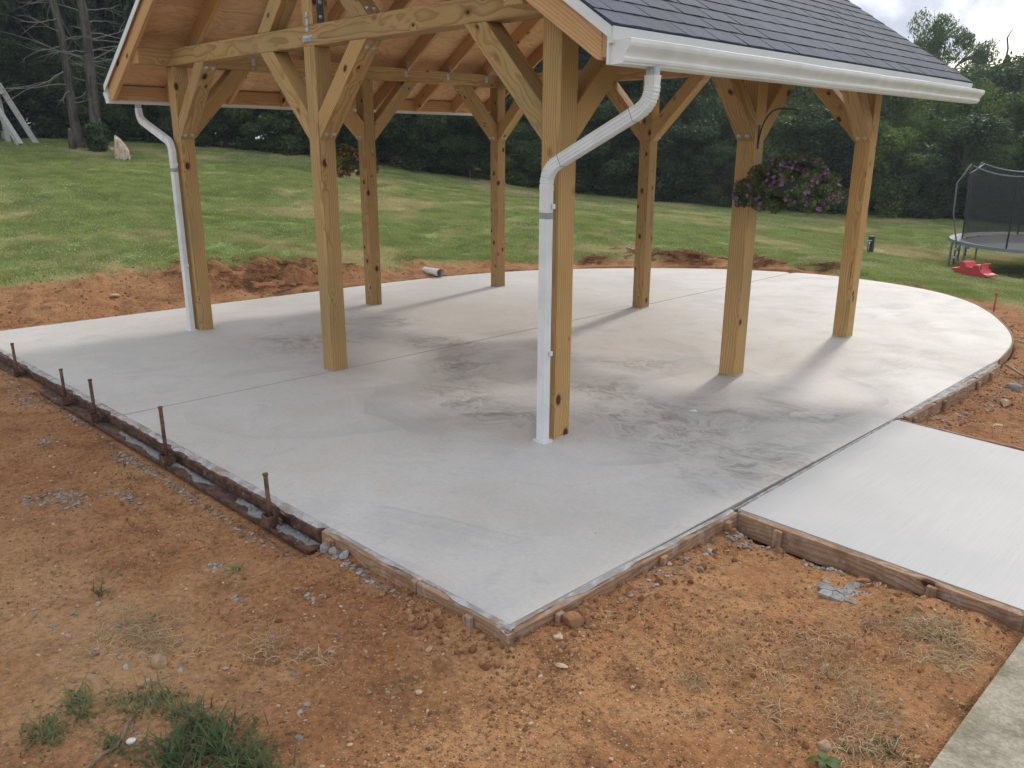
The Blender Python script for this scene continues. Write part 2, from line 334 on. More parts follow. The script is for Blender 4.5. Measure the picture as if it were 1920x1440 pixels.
def concrete():
    m, t, b = mat('troweled_concrete'); p = geo(t)
    wn = t.noise(p, .8, 4, .55, out=1); pw = t.vmath('ADD', p, t.vmath('MULTIPLY', t.vmath('SUBTRACT', wn, (.5, .5, .5)), (1.1, 1.1, 0)))
    big = t.noise(pw, .55, 5, .6); mid = t.noise(pw, 2.3, 6, .62, .6); fine = t.noise(p, 42, 4, .6); grit = t.noise(p, 260, 2, .5)
    c = t.mix(t.smooth(big, .35, .66), (.495, .47, .425), (.56, .54, .505))
    c = t.mix(t.smooth(mid, .48, .72, 0, .38), c, (.39, .385, .38))
    c = t.mix(t.smooth(t.noise(pw, 1.4, 5, .65), .50, .68, 0, .5), c, (.50, .435, .36)); c = t.mix(t.smooth(t.noise(p, 7, 6, .7, .4), .56, .70, 0, .4), c, (.40, .375, .345))
    # broad trowel sweeps: arcs about a few standing points of the finisher
    arcs = None
    for cx, cy, fr_, ph_ in ((1.4, 3.4, 5.0, 0), (3.1, -3.2, 4.2, 2), (-2.6, -1.0, 3.6, 1), (1.0, 6.9, 3.2, 4)):
        d = t.node('ShaderNodeVectorMath', operation='LENGTH', ins={0: t.vmath('MULTIPLY', t.vmath('SUBTRACT', pw, (cx, cy, 0)), (1, 1, 0))}).outputs['Value']
        s = t.noise(t.node('ShaderNodeCombineXYZ', ins={0: t.math('MULTIPLY', d, fr_), 1: t.math('MULTIPLY', t.noise(p, .6, 2), 3.0), 2: float(ph_)}).outputs[0], 1.0, 5, .7)
        loc = t.smooth(d, 2.9, 1.1); s = t.math('MULTIPLY', t.smooth(s, .52, .64), loc); arcs = s if arcs is None else t.math('MAXIMUM', arcs, s)
    brk = t.smooth(t.noise(pw, 1.7, 3), .42, .62)
    arcs = t.math('MULTIPLY', arcs, brk)
    c = t.mix(t.math('MULTIPLY', arcs, .45), c, (.35, .335, .325))
    for ax, ay, R_, w_, st_, dk in ((1.9, .9, 1.55, .55, .30, (.36, .355, .34)), (3.4, -2.9, 1.75, .6, .30, (.385, .38, .36)), (.2, -2.6, 2.3, .5, .22, (.60, .58, .53)), (2.2, 4.6, 2.1, .5, .25, (.42, .39, .35)), (-1.3, 3.9, 2.4, .6, .25, (.40, .38, .36)), (2.7, 1.9, .95, .22, .38, (.33, .33, .335)), (-1.6, .2, 1.5, .5, .22, (.42, .40, .37)), (1.0, 1.8, 1.2, .35, .30, (.38, .34, .30)), (1.3, 6.3, 1.7, .5, .22, (.44, .42, .39)), (3.2, 2.9, 1.2, .3, .26, (.40, .39, .385)), (0.6, -.4, 1.1, .35, .22, (.41, .39, .36))):
        pd = t.vmath('ADD', p, t.vmath('MULTIPLY', t.vmath('SUBTRACT', t.noise(p, 1.1, 2, .5, out=1), (.5, .5, .5)), (.45, .45, 0)))
        d = t.node('ShaderNodeVectorMath', operation='LENGTH', ins={0: t.vmath('MULTIPLY', t.vmath('SUBTRACT', pd, (ax, ay, 0)), (1, 1, 0))}).outputs['Value']
        band = t.math('MULTIPLY', t.smooth(d, R_ - w_, R_), t.smooth(d, R_ + .012, R_)); band = t.math('MULTIPLY', band, t.smooth(t.noise(p, .9, 3, .6), .44, .56)); streak = t.noise(t.node('ShaderNodeCombineXYZ', ins={0: t.math('MULTIPLY', d, 26.0), 1: t.math('MULTIPLY', t.noise(p, 1.2, 2), 2.0), 2: ax}).outputs[0], 1.0, 3, .6)
        c = t.mix(t.math('MULTIPLY', t.math('MULTIPLY', band, t.smooth(streak, .3, .62, .45, 1.0)), min(1, st_ * 1.7)), c, dk)
    # darker patches at fixed spots, some of them damp
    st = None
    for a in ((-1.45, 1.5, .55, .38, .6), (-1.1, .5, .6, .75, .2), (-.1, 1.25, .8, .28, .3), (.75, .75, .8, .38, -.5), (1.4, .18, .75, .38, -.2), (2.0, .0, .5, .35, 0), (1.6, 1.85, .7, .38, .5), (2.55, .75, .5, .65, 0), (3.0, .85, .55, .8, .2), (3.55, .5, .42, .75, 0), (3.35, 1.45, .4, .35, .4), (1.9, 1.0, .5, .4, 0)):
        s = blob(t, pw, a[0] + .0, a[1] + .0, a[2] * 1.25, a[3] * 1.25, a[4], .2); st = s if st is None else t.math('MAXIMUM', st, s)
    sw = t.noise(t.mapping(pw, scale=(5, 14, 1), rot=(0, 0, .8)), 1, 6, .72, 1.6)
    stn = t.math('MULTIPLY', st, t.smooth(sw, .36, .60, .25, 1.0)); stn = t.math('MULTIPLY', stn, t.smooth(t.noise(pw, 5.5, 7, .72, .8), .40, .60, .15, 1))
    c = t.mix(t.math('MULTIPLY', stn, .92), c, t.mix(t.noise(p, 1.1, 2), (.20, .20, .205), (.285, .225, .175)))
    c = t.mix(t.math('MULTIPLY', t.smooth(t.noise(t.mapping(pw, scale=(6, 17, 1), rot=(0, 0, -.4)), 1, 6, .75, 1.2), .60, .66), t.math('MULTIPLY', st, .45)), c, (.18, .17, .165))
    # pin holes and crumbs
    v = t.vor(p, 9.0); vc = t.sep(t.vor(p, 9.0, out='Color'))[0]
    c = t.mix(t.math('MULTIPLY', t.smooth(v, .055, .03), t.math('GREATER_THAN', vc, .72)), c, (.16, .14, .12))
    c = t.mix(1.0, c, t.ramp(fine, [(.3, .93), (.7, 1.05)]), 'MULTIPLY')
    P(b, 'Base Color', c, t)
    P(b, 'Roughness', t.math('ADD', t.smooth(mid, .3, .7, .52, .68), t.math('MULTIPLY', stn, -.06)), t); P(b, 'Specular IOR Level', .4, t)
    h = t.math('ADD', t.math('MULTIPLY', mid, 1.0), t.math('MULTIPLY', fine, .12)); P(b, 'Normal', t.bump(h, .35, .006), t); return m
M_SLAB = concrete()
def edge_concrete():
    m, t, b = mat('rough_concrete'); p = geo(t); a = t.noise(p, 14, 6, .65, .5); f = t.noise(p, 90, 4)
    c = t.mix(t.smooth(a, .4, .62), (.30, .29, .275), (.47, .46, .44)); c = t.mix(t.smooth(t.noise(p, 6, 4), .55, .66, 0, .7), c, (.27, .18, .11))
    P(b, 'Base Color', c, t); P(b, 'Roughness', .9, t); P(b, 'Normal', t.bump(t.math('ADD', a, t.math('MULTIPLY', f, .4)), .9, .012), t); return m
M_EDGE = edge_concrete()
def walk():
    m, t, b = mat('broomed_concrete'); p = geo(t); broom = t.noise(t.mapping(p, scale=(170, 2.2, 1)), 1, 3, .6); big = t.noise(p, 1.1, 4)
    c = t.mix(t.smooth(big, .35, .65), (.395, .395, .39), (.44, .435, .425)); c = t.mix(1.0, c, t.ramp(broom, [(.3, .93), (.7, 1.04)]), 'MULTIPLY')
    v = t.vor(p, 22.0); vc = t.sep(t.vor(p, 22.0, out='Color'))[0]
    c = t.mix(t.math('MULTIPLY', t.smooth(v, .10, .05), t.math('GREATER_THAN', vc, .80)), c, (.22, .20, .18))
    P(b, 'Base Color', c, t); P(b, 'Roughness', .62, t); P(b, 'Normal', t.bump(broom, .5, .002), t); return m
M_WALK = walk()
def oldwalk():
    m, t, b = mat('weathered_concrete'); p = geo(t); a = t.noise(p, 7, 6, .65); f = t.noise(p, 160, 3); g = t.noise(p, 2.2, 4)
    c = t.mix(t.smooth(a, .36, .62), (.20, .175, .12), (.345, .31, .235)); c = t.mix(t.smooth(g, .5, .7, 0, .6), c, (.20, .185, .10))
    c = t.mix(1.0, c, t.ramp(t.sep(t.vor(p, 120, out='Color'))[0], [(0, .8), (1, 1.15)]), 'MULTIPLY'); P(b, 'Base Color', c, t); P(b, 'Roughness', .92, t); P(b, 'Normal', t.bump(t.math('ADD', f, a), .6, .004), t); return m
M_OLD = oldwalk()
def ground():
    m, t, b = mat('soil_and_turf'); p = geo(t); dm = t.node('ShaderNodeAttribute', attribute_name='dirt').outputs['Fac']
    n = t.noise(p, 1.3, 5, .6); n2 = t.noise(p, 6, 6, .65); n3 = t.noise(p, 38, 5, .65); n4 = t.noise(p, 150, 3, .6)
    red, tan, brn = (.262, .110, .046), (.405, .222, .100), (.140, .070, .036)
    c = t.mix(t.smooth(n, .30, .68, .15, .8), red, tan); c = t.mix(t.smooth(n2, .48, .68, 0, .65), c, brn); c = t.mix(t.smooth(n2, .46, .30, 0, .5), c, (.38, .235, .125))
    # pale dusty compacted tract at lower left
    pale = t.math('MULTIPLY', blob(t, p, 2.2, -3.0, 2.4, .9, .0, .3), t.smooth(n, .34, .6, .3, 1)); c = t.mix(t.math('MULTIPLY', pale, .5), c, (.44, .275, .14))
    c = t.mix(1.0, c, t.ramp(n3, [(.32, .62), (.5, 1.0), (.72, 1.28)]), 'MULTIPLY')
    v = t.vor(p, 120.0); vr = t.sep(t.vor(p, 120.0, out='Color'))[0]; c = t.mix(t.math('MULTIPLY', t.math('GREATER_THAN', vr, .86), t.smooth(v, .42, .3)), c, (.46, .31, .18))
    g = t.mix(t.smooth(t.noise(p, 2.1, 5), .38, .62), (.13, .19, .05), (.20, .25, .08)); g = t.mix(t.smooth(t.noise(p, .45, 4, .6), .49, .64, 0, .85), g, (.36, .29, .15))
    g = t.mix(1.0, g, t.ramp(t.noise(p, 30, 3), [(.3, .6), (.7, 1.3)]), 'MULTIPLY')
    P(b, 'Base Color', t.mix(dm, g, c), t); P(b, 'Roughness', .95, t); P(b, 'Specular IOR Level', .15, t)
    h = t.math('ADD', t.math('MULTIPLY', n3, 1.0), t.math('ADD', t.math('MULTIPLY', n4, .45), t.math('MULTIPLY', v, -.35))); P(b, 'Normal', t.bump(h, .9, .012), t); return m
M_GROUND = ground()
def soilbit(name, c0, c1, rough=.95):
    m, t, b = mat(name); oi = t.node('ShaderNodeObjectInfo').outputs['Random']; p = geo(t)
    c = t.mix(oi, c0, c1); c = t.mix(1.0, c, t.ramp(t.noise(p, 60, 4), [(.3, .75), (.7, 1.2)]), 'MULTIPLY')
    P(b, 'Base Color', c, t); P(b, 'Roughness', rough, t); P(b, 'Specular IOR Level', .2, t); P(b, 'Normal', t.bump(t.noise(p, 180, 3), .5, .003), t); return m
M_CLOD = soilbit('soil_clod', (.175, .078, .037), (.385, .215, .11))
M_GRAVEL = soilbit('grey_gravel', (.135, .125, .113), (.37, .345, .31), .8)
M_TAN = soilbit('tan_stone', (.33, .22, .13), (.50, .38, .25), .85)
M_MUD = soilbit('wet_concrete_spill', (.21, .21, .205), (.32, .315, .30), .9)
M_STRAW = soilbit('dry_roots', (.36, .25, .13), (.60, .46, .28), .9)
M_BARKCHIP = soilbit('shredded_mulch', (.20, .085, .04), (.40, .20, .10), .95)
def leafmat(name, c0, c1, trans=.35, ns=1.2, rough=.55):
    m, t, b = mat(name); p = geo(t); oi = t.node('ShaderNodeObjectInfo').outputs['Random']
    c = t.mix(t.smooth(t.noise(p, ns, 4, .6), .35, .65), c0, c1); c = t.mix(1.0, c, t.ramp(oi, [(0, (.72, .78, .8)), (1, (1.25, 1.15, .95))]), 'MULTIPLY')
    c = t.mix(1.0, c, t.ramp(t.noise(p, 18, 2), [(.3, .65), (.7, 1.35)]), 'MULTIPLY')
    P(b, 'Base Color', c, t); P(b, 'Roughness', rough, t); P(b, 'Specular IOR Level', .3, t)
    tr = t.node('ShaderNodeBsdfTranslucent', ins={0: t.mix(1.0, c, (1.25, 1.35, .6), 'MULTIPLY')}); mx = t.node('ShaderNodeMixShader', ins={0: trans, 1: b.outputs[0], 2: tr.outputs[0]})
    t.l.new(mx.outputs[0], t.n['Material Output'].inputs[0]); return m
M_LEAF = [leafmat('leaves_dark', (.022, .048, .022), (.05, .095, .036)), leafmat('leaves_mid', (.036, .072, .028), (.085, .135, .045)), leafmat('leaves_light', (.055, .10, .034), (.12, .175, .06), .45)]
M_VINE = leafmat('shrub_leaves', (.05, .085, .022), (.10, .15, .045)); M_PETLEAF = leafmat('petunia_leaves', (.07, .11, .038), (.18, .21, .085), .4, 9)
def grassmat(name, c0, c1, dry, drya):
    m, t, b = mat(name); p = geo(t); oi = t.node('ShaderNodeObjectInfo').outputs['Random']
    c = t.mix(t.smooth(t.noise(p, 2.1, 5), .36, .62), c0, c1); c = t.mix(t.smooth(t.noise(p, .45, 4, .6), .49, .64, 0, drya), c, dry)
    c = t.mix(t.smooth(t.noise(p, 38, 3, .6), .50, .66, 0, .45), c, dry); c = t.mix(1.0, c, t.ramp(oi, [(0, .84), (1, 1.16)]), 'MULTIPLY')
    P(b, 'Base Color', c, t); P(b, 'Roughness', .6, t); P(b, 'Specular IOR Level', .25, t)
    tr = t.node('ShaderNodeBsdfTranslucent', ins={0: c}); mx = t.node('ShaderNodeMixShader', ins={0: .35, 1: b.outputs[0], 2: tr.outputs[0]})
    t.l.new(mx.outputs[0], t.n['Material Output'].inputs[0]); return m
M_GRASS = grassmat('lawn_grass', (.225, .295, .080), (.31, .37, .12), (.56, .48, .26), .8)
M_WEED = grassmat('tall_grass', (.060, .105, .042), (.12, .165, .068), (.30, .26, .13), .5)
def plain(name, c, rough=.5, metal=0.0, spec=.5, var=.08, scale=8, bumpd=0):
    m, t, b = mat(name); p = t.node('ShaderNodeTexCoord').outputs['Object']; n = t.noise(p, scale, 4)
    P(b, 'Base Color', t.mix(1.0, c, t.ramp(n, [(.3, 1 - var), (.7, 1 + var)]), 'MULTIPLY'), t); P(b, 'Roughness', rough, t); P(b, 'Metallic', metal, t); P(b, 'Specular IOR Level', spec, t)
    if bumpd: P(b, 'Normal', t.bump(t.noise(p, scale * 8, 4), .5, bumpd), t)
    return m
M_WHITE = plain('white_painted_aluminium', (.68, .68, .67), .38, var=.09, scale=6)
M_TRIM = plain('white_trim_coil', (.68, .68, .675), .42, var=.05, scale=2, bumpd=.001)
M_GALV = plain('galvanised_steel', (.42, .45, .48), .5, .25, var=.25, scale=40)
M_BOLT = plain('dark_bolt', (.16, .14, .12), .5, .7)
M_STRAP = plain('dark_steel_strap', (.13, .145, .17), .5, .5, var=.2, scale=20)
M_PVC = plain('white_pvc', (.72, .71, .68), .4); M_TAPE = plain('grey_foil_tape', (.30, .32, .34), .35, .3)
M_RED = plain('faded_red_plastic', (.55, .055, .06), .45); M_BLACK = plain('black_steel', (.02, .02, .022), .5)
M_TSTEEL = plain('trampoline_steel', (.17, .18, .19), .45, .4); M_MAT = plain('trampoline_mat', (.10, .105, .12), .7); M_PAD = plain('trampoline_pad', (.13, .16, .19), .6)
M_POSTG = plain('dark_green_post', (.02, .035, .025), .6); M_PLAY = plain('weathered_white_lumber', (.40, .40, .37), .8, var=.2, scale=14, bumpd=.003)
M_POT = plain('dark_green_pot', (.03, .045, .03), .6); M_ORANGE = plain('rusty_red_pin', (.42, .085, .04), .7)
M_STEM = plain('green_stems', (.06, .09, .03), .7); M_STICK = plain('dead_branch', (.22, .155, .095), .9, var=.3, scale=60, bumpd=.004)
def rust():
    m, t, b = mat('rusted_steel'); p = geo(t); a = t.noise(p, 18, 6, .65); f = t.noise(p, 90, 4)
    c = t.mix(t.smooth(a, .38, .62), (.055, .032, .024), (.17, .085, .05)); c = t.mix(t.smooth(t.noise(p, 11, 5, .7), .60, .68, 0, .9), c, (.36, .33, .29))
    P(b, 'Base Color', c, t); P(b, 'Roughness', .8, t); P(b, 'Metallic', .15, t); P(b, 'Normal', t.bump(f, .6, .002), t); return m
M_RUST = rust()
def shingle_mat():
    m, t, b = mat('asphalt_shingle'); p = t.node('ShaderNodeTexCoord').outputs['Object']; oi = t.node('ShaderNodeObjectInfo').outputs['Random']; g = geo(t)
    gr = t.noise(g, 330, 3, .7); gv = t.vor(g, 420, out='Color')
    c = t.mix(t.smooth(gr, .3, .7), (.012, .017, .030), (.060, .080, .125)); c = t.mix(.35, c, t.mix(t.sep(gv)[0], (.009, .012, .022), (.085, .105, .155)))
    c = t.mix(1.0, c, t.ramp(oi, [(0, .82), (1, 1.16)]), 'MULTIPLY'); c = t.mix(1.0, c, t.ramp(t.noise(g, 2.5, 3), [(.3, .9), (.7, 1.1)]), 'MULTIPLY')
    P(b, 'Base Color', c, t); P(b, 'Roughness', .85, t); P(b, 'Normal', t.bump(gr, .6, .002), t); return m
M_SHING = shingle_mat()
def bark():
    m, t, b = mat('tree_bark'); p = t.node('ShaderNodeTexCoord').outputs['Object']; a = t.noise(t.mapping(p, scale=(9, 9, 1.6)), 1, 5, .65)
    P(b, 'Base Color', t.mix(t.smooth(a, .36, .62), (.035, .029, .024), (.115, .098, .08)), t); P(b, 'Roughness', .95, t); P(b, 'Normal', t.bump(a, .8, .03), t); return m
M_BARK = bark()
def stump():
    m, t, b = mat('broken_stump_wood'); p = t.node('ShaderNodeTexCoord').outputs['Object']; a = t.noise(t.mapping(p, scale=(14, 14, 3)), 1, 5, .65); k = t.noise(p, 9, 3)
    c = t.mix(t.smooth(a, .36, .62), (.30, .20, .13), (.56, .47, .36)); c = t.mix(t.smooth(k, .62, .68), c, (.05, .028, .018))
    P(b, 'Base Color', c, t); P(b, 'Roughness', .9, t); P(b, 'Normal', t.bump(a, .8, .02), t); return m
M_STUMP = stump()
def netmat():
    m, t, b = mat('safety_net'); P(b, 'Base Color', (.03, .033, .038), t); P(b, 'Roughness', .8, t)
    tr = t.node('ShaderNodeBsdfTransparent'); mx = t.node('ShaderNodeMixShader', ins={0: .55, 1: tr.outputs[0], 2: b.outputs[0]}); t.l.new(mx.outputs[0], t.n['Material Output'].inputs[0]); return m
M_NET = netmat()
def petal(name, c0, c1):
    m, t, b = mat(name); oi = t.node('ShaderNodeObjectInfo').outputs['Random']; r_ = t.node('ShaderNodeNewGeometry').outputs['Random Per Island']
    P(b, 'Base Color', t.mix(r_, c0, c1), t); P(b, 'Roughness', .6, t); return m
M_PURPLE = petal('purple_petals', (.12, .04, .14), (.27, .115, .28)); M_PINK = petal('pink_petals', (.50, .05, .14), (.62, .25, .30)); M_CLOVER = petal('clover_heads', (.36, .39, .25), (.60, .61, .48))

# ------------------------------------------------------------------ ground sheet
def axis(dense, step, far):
    a, b_ = dense; c = list(np.arange(a, b_, step)); s = step; x = a
    lo = []
    while x > far[0]:
        s = min(s * 1.09, 14); x -= s; lo.append(x)
    s = step; x = c[-1]; hi = []
    while x < far[1]:
        s = min(s * 1.09, 14); x += s; hi.append(x)
    return np.array(lo[::-1] + c + hi)
gxs = axis((-1.6, 5.4), .019, (-420, 420)); gys = axis((-3.5, -1.3), .019, (-420, 420))
# a second fine stretch beside the slab
extra = np.arange(1.7, 4.6, .05); gys = np.unique(np.round(np.r_[gys[(gys < -1.3)], np.arange(-1.3, 4.6, .03), gys[gys > 4.6], np.arange(4.6, 10, .06)], 4))
extrax = np.arange(-7, -1.6, .05); gxs = np.unique(np.round(np.r_[gxs[gxs < -7], extrax, gxs[gxs > -1.6]], 4))
X, Y = np.meshgrid(gxs, gys, indexing='ij'); Z = np.empty_like(X)
near = (np.abs(X) < 30) & (np.abs(Y) < 35)
Z[~near] = base_h(X[~near], Y[~near]); Z[near] = ground_h(X[near], Y[near])
nx_, ny_ = X.shape; idx = np.arange(nx_ * ny_).reshape(nx_, ny_)
Fq = np.stack([idx[:-1, :-1], idx[1:, :-1], idx[1:, 1:], idx[:-1, 1:]], -1).reshape(-1, 4)
gme = npmesh('ground', np.stack([X, Y, Z], -1).reshape(-1, 3), Fq, M_GROUND, True)
at = gme.attributes.new('dirt', 'FLOAT', 'POINT'); dm_ = np.zeros_like(X); dm_[near] = dirt_mask(X[near], Y[near]); at.data.foreach_set('value', dm_.astype(np.float32).ravel())
tag(link('ground', gme), kind='structure')
print('ground quads', len(Fq))

# ------------------------------------------------------------------ concrete work
JX0, JX1 = .06, -.15                                  # control joint runs from the front edge to the back of the curve
def jx(y): return JX0 + (JX1 - JX0) * ((y + 1.75) / 10.1) ** 1.6
def slab_piece(name, side, parent):
    ys_ = np.linspace(-1.75, 8.36, 60); joint = [np.array((jx(y) + side * .0085, y)) for y in ys_]
    o = [p for p in OUTLINE if (p[0] - jx(p[1])) * side > .02]
    if side > 0:
        poly = joint[::-1] + o                        # back of joint forward, then round the right-hand outline
        o2 = [p for p in o]; poly = [joint[0]] + o2 + joint[::-1][:-1]
    else:
        st = [p for p in o if p[1] > -1.7]; poly = joint + st + [OUTLINE[0]]
    bm = bmesh.new(); vs = [bm.verts.new((p[0], p[1], slabz(*p))) for p in poly]; f = bm.faces.new(vs); f.normal_update()
    if f.normal.z < 0: f.normal_flip()
    r = bmesh.ops.extrude_face_region(bm, geom=[f]); nv = [e for e in r['geom'] if isinstance(e, bmesh.types.BMVert)]
    for v_ in nv: v_.co.z -= .12
    ed = [e for e in bm.edges if abs(e.verts[0].co.z - slabz(e.verts[0].co.x, e.verts[0].co.y)) < 1e-4 and abs(e.verts[1].co.z - slabz(e.verts[1].co.x, e.verts[1].co.y)) < 1e-4]
    bmesh.ops.bevel(bm, geom=ed, offset=.005, segments=2, affect='EDGES')
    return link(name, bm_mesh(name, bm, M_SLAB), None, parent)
slab_root = thing('patio_slab', None, None); slab_root['kind'] = 'structure'
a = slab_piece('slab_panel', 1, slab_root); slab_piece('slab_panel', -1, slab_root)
jb = link('joint_bottom', mesh('joint_bottom', [(jx(y) + s * .02, y, slabz(jx(y), y) - .055) for y in np.linspace(-1.73, 8.3, 30) for s in (-1, 1)], [(2 * i, 2 * i + 1, 2 * i + 3, 2 * i + 2) for i in range(29)], False, M_RUST), None, slab_root)
def flat_slab(name, poly, top, depth, m, bev=.006):
    bm = bmesh.new(); a = [bm.verts.new((x, y, top(x, y))) for x, y in poly]; b_ = [bm.verts.new((x, y, top(x, y) - depth)) for x, y in poly]; n = len(poly)
    bm.faces.new(a); bm.faces.new(b_[::-1])
    for i in range(n): bm.faces.new((a[i], b_[i], b_[(i + 1) % n], a[(i + 1) % n]))
    bmesh.ops.bevel(bm, geom=[e for e in bm.edges if len({v in a for v in e.verts}) == 1 and e.verts[0] in a], offset=bev, segments=2, affect='EDGES')
    return tag(link(name, bm_mesh(name, bm, m)), kind='structure')
flat_slab('sidewalk', [(3.852, -.20), (5.165, -.285), (6.6, -.36), (6.6, 1.55), (5.0, 1.68), (3.852, 1.85)], lambda x, y: slabz(x, y) - .006, .11, M_WALK)
flat_slab('old_walkway', [(5.17, -.40), (5.165, -1.0), (5.16, -1.44), (5.15, -6.5), (7.4, -6.5), (7.4, -.47)], lambda x, y: .122 + .012 * (x - 5.15), .14, M_OLD, .012)
cr_ = random.Random(31)
for (x, y) in ((-2.44, 0), (0, 0), (2.44, 0), (-2.44, 2.149), (-2.44, 4.257), (0, 4.257), (2.44, 2.149), (2.44, 4.257)):
    bm = bmesh.new(); N = 28; ring = []; inner = []
    for i in range(N):
        a = 2 * math.pi * i / N; q = .072 / max(abs(math.cos(a)), abs(math.sin(a))); e = q + .004 + cr_.uniform(0, .016) * (1.6 if cr_.random() < .2 else .7)
        ring.append(bm.verts.new((x + e * math.cos(a), y + e * math.sin(a), slabz(x, y) + .0012 + GX * e * math.cos(a) + GY * e * math.sin(a)))); q -= .004; inner.append(bm.verts.new((x + q * math.cos(a), y + q * math.sin(a), slabz(x, y) + .009 + GX * q * math.cos(a) + GY * q * math.sin(a))))
    for i in range(N): bm.faces.new((ring[i], ring[(i + 1) % N], inner[(i + 1) % N], inner[i]))
    link('cement_collar', bm_mesh('cement_collar', bm, M_EDGE), None, slab_root)
#@PAVILION
# ------------------------------------------------------------------ the pavilion (one thing, all its timbers are parts)
PV = thing('pavilion', 'open gabled timber pavilion with grey shingle roof and white gutters on new concrete', 'pavilion', (0, 2.13, 0))
PV.location = (0, 0, 0)
HW, YM, YB = 2.44, 2.149, 4.257; PH = .0715; HB = 2.496; BH = .14
SL = .65; XE = 3.14
def zt(x): return 2.347 + SL * (XE - abs(x))            # upper face of the shingles
posts = {}
for nm, (x, y) in dict(p1=(-HW, 0), p2=(0, 0), p3=(HW, 0), p4=(-HW, YM), p5=(-HW, YB), p6=(0, YB), p7=(HW, YM), p8=(HW, YB)).items():
    o = bar('post', (x, y, slabz(x, y) - .03), (x, y, HB), 2 * PH, 2 * PH, M_POST, PV, (0, 1, 0), .005); posts[nm] = o
OY = .38
for s in (-1, 1): bar('side_beam', (s * HW, -OY, HB + .0715), (s * HW, YB + OY, HB + .0715), .139, .143, M_POST, PV, (0, 0, 1), .005)
bar('gable_beam', (-HW + .071, 0, HB + .0725), (HW - .071, 0, HB + .0725), .1405, .145, M_POST, PV, (0, 0, 1), .005)
bar('gable_beam', (-HW + .071, YB, HB + .0725), (HW - .071, YB, HB + .0725), .1405, .145, M_POST, PV, (0, 0, 1), .005)
def bolt(parent, p, n, r=.011):
    d = Vector(n).normalized(); V, F = tube_geo([Vector(p) - d * .004, Vector(p) + d * .007, Vector(p) + d * .011], [r, r, r * .55], 8); V2, F2 = tube_geo([Vector(p) - d * .002, Vector(p) + d * .0022], r * 1.7, 10)
    k = len(V); me = mesh('bolt', V + V2, F + [tuple(i + k for i in f) for f in F2], True, M_GALV)
    o = link('bolt', me, None, parent); o.matrix_basis = parent.matrix_basis.inverted()
def brace(cx, cy, dx, dy):
    """knee brace from a post face up to the beam, running towards (dx, dy)"""
    d = Vector((dx, dy, 0)); s = Vector((-dy, dx, 0)); o = Vector((cx, cy, 0)) + d * (PH + .0005); z0, z1 = 1.83, HB - .0005; H = z1 - z0; t = .139
    up = lambda h, z: o + d * h + Vector((0, 0, z))
    L = H * .98; k = t * 1.414
    poly = [up(0, z0), up(L, z1), up(L - k, z1), up(0, z0 + k)]; poly = [p - s * t / 2 for p in poly]
    b_ = plank('brace', poly, s * t, (d * L + Vector((0, 0, H))), M_POST, PV, .004)
    n = (d * H - Vector((0, 0, L))).normalized()
    for e in (.06, .93):
        for q_ in (-.032, .032):
            bolt(b_, up(L * e, z0 + H * e) + s * q_ , n)
    return b_
for (x, y, ds) in ((-HW, 0, ((1, 0), (0, 1))), (0, 0, ((-1, 0), (1, 0))), (HW, 0, ((-1, 0), (0, 1))), (-HW, YM, ((0, -1), (0, 1))), (HW, YM, ((0, -1), (0, 1))), (-HW, YB, ((0, -1), (1, 0))), (0, YB, ((-1, 0), (1, 0))), (HW, YB, ((-1, 0), (0, -1)))):
    for dx, dy in ds: brace(x, y, dx, dy)
# king posts with struts over both gable beams
for gy, out in ((0, -1), (YB, 1)):
    kp = bar('king_post', (-.02 + .02, gy, HB + .146), (0, gy, zt(0) - .26), .139, .139, M_POST, PV, (0, 1, 0), .005)
    zb = HB + .1455
    for s in (-1, 1):
        k = .2; x1 = .075; x0 = .75
        poly = [(s * x0, gy - .0695, zb), (s * (x0 - k), gy - .0695, zb), (s * x1, gy - .0695, zb + x0 - k - x1), (s * x1, gy - .0695, zb + x0 - x1)]
        st_ = plank('strut', poly, (0, .139, 0), (-s, 0, 1), M_POST, PV, .004)
        for q_ in (-.03, .03): bolt(st_, (s * (x0 + .0) - s * .05, gy + q_, zb + .05), (s, 0, 1))
    # tee plate on the outer face and a long strap on the side
    yf = gy + out * .0715
    def plate(name, xs, zs, y, th=.004): return bar(name, ((xs[0] + xs[1]) / 2, y, zs[0]), ((xs[0] + xs[1]) / 2, y, zs[1]), xs[1] - xs[0], th, M_GALV, kp, (0, 1, 0), .001)
    for o in (plate('tee_plate', (-.017, .017), (HB + .10, HB + .235), yf + out * .002), plate('tee_plate', (-.065, .065), (HB + .035, HB + .075), yf + out * .0022)): o.matrix_basis = kp.matrix_basis.inverted() @ o.matrix_basis
    for xz in ((-.045, .055), (0, .052), (.045, .055), (0, .14), (0, .20)): bolt(kp, (xz[0], yf + out * .005, HB + xz[1]), (0, out, 0), .008)
    sp = bar('side_strap', (.0715, gy, HB + .16), (.0715, gy, zt(0) - .6), .06, .004, M_STRAP, kp, (1, 0, 0), .001); sp.matrix_basis = kp.matrix_basis.inverted() @ sp.matrix_basis
    for i in range(7): bolt(kp, (.075, gy, HB + .2 + i * .1), (1, 0, 0), .009)
bar('ridge_board', (0, -.41, zt(0) - .135), (0, YB + .41, zt(0) - .135), .038, .18, M_RAFT, PV)
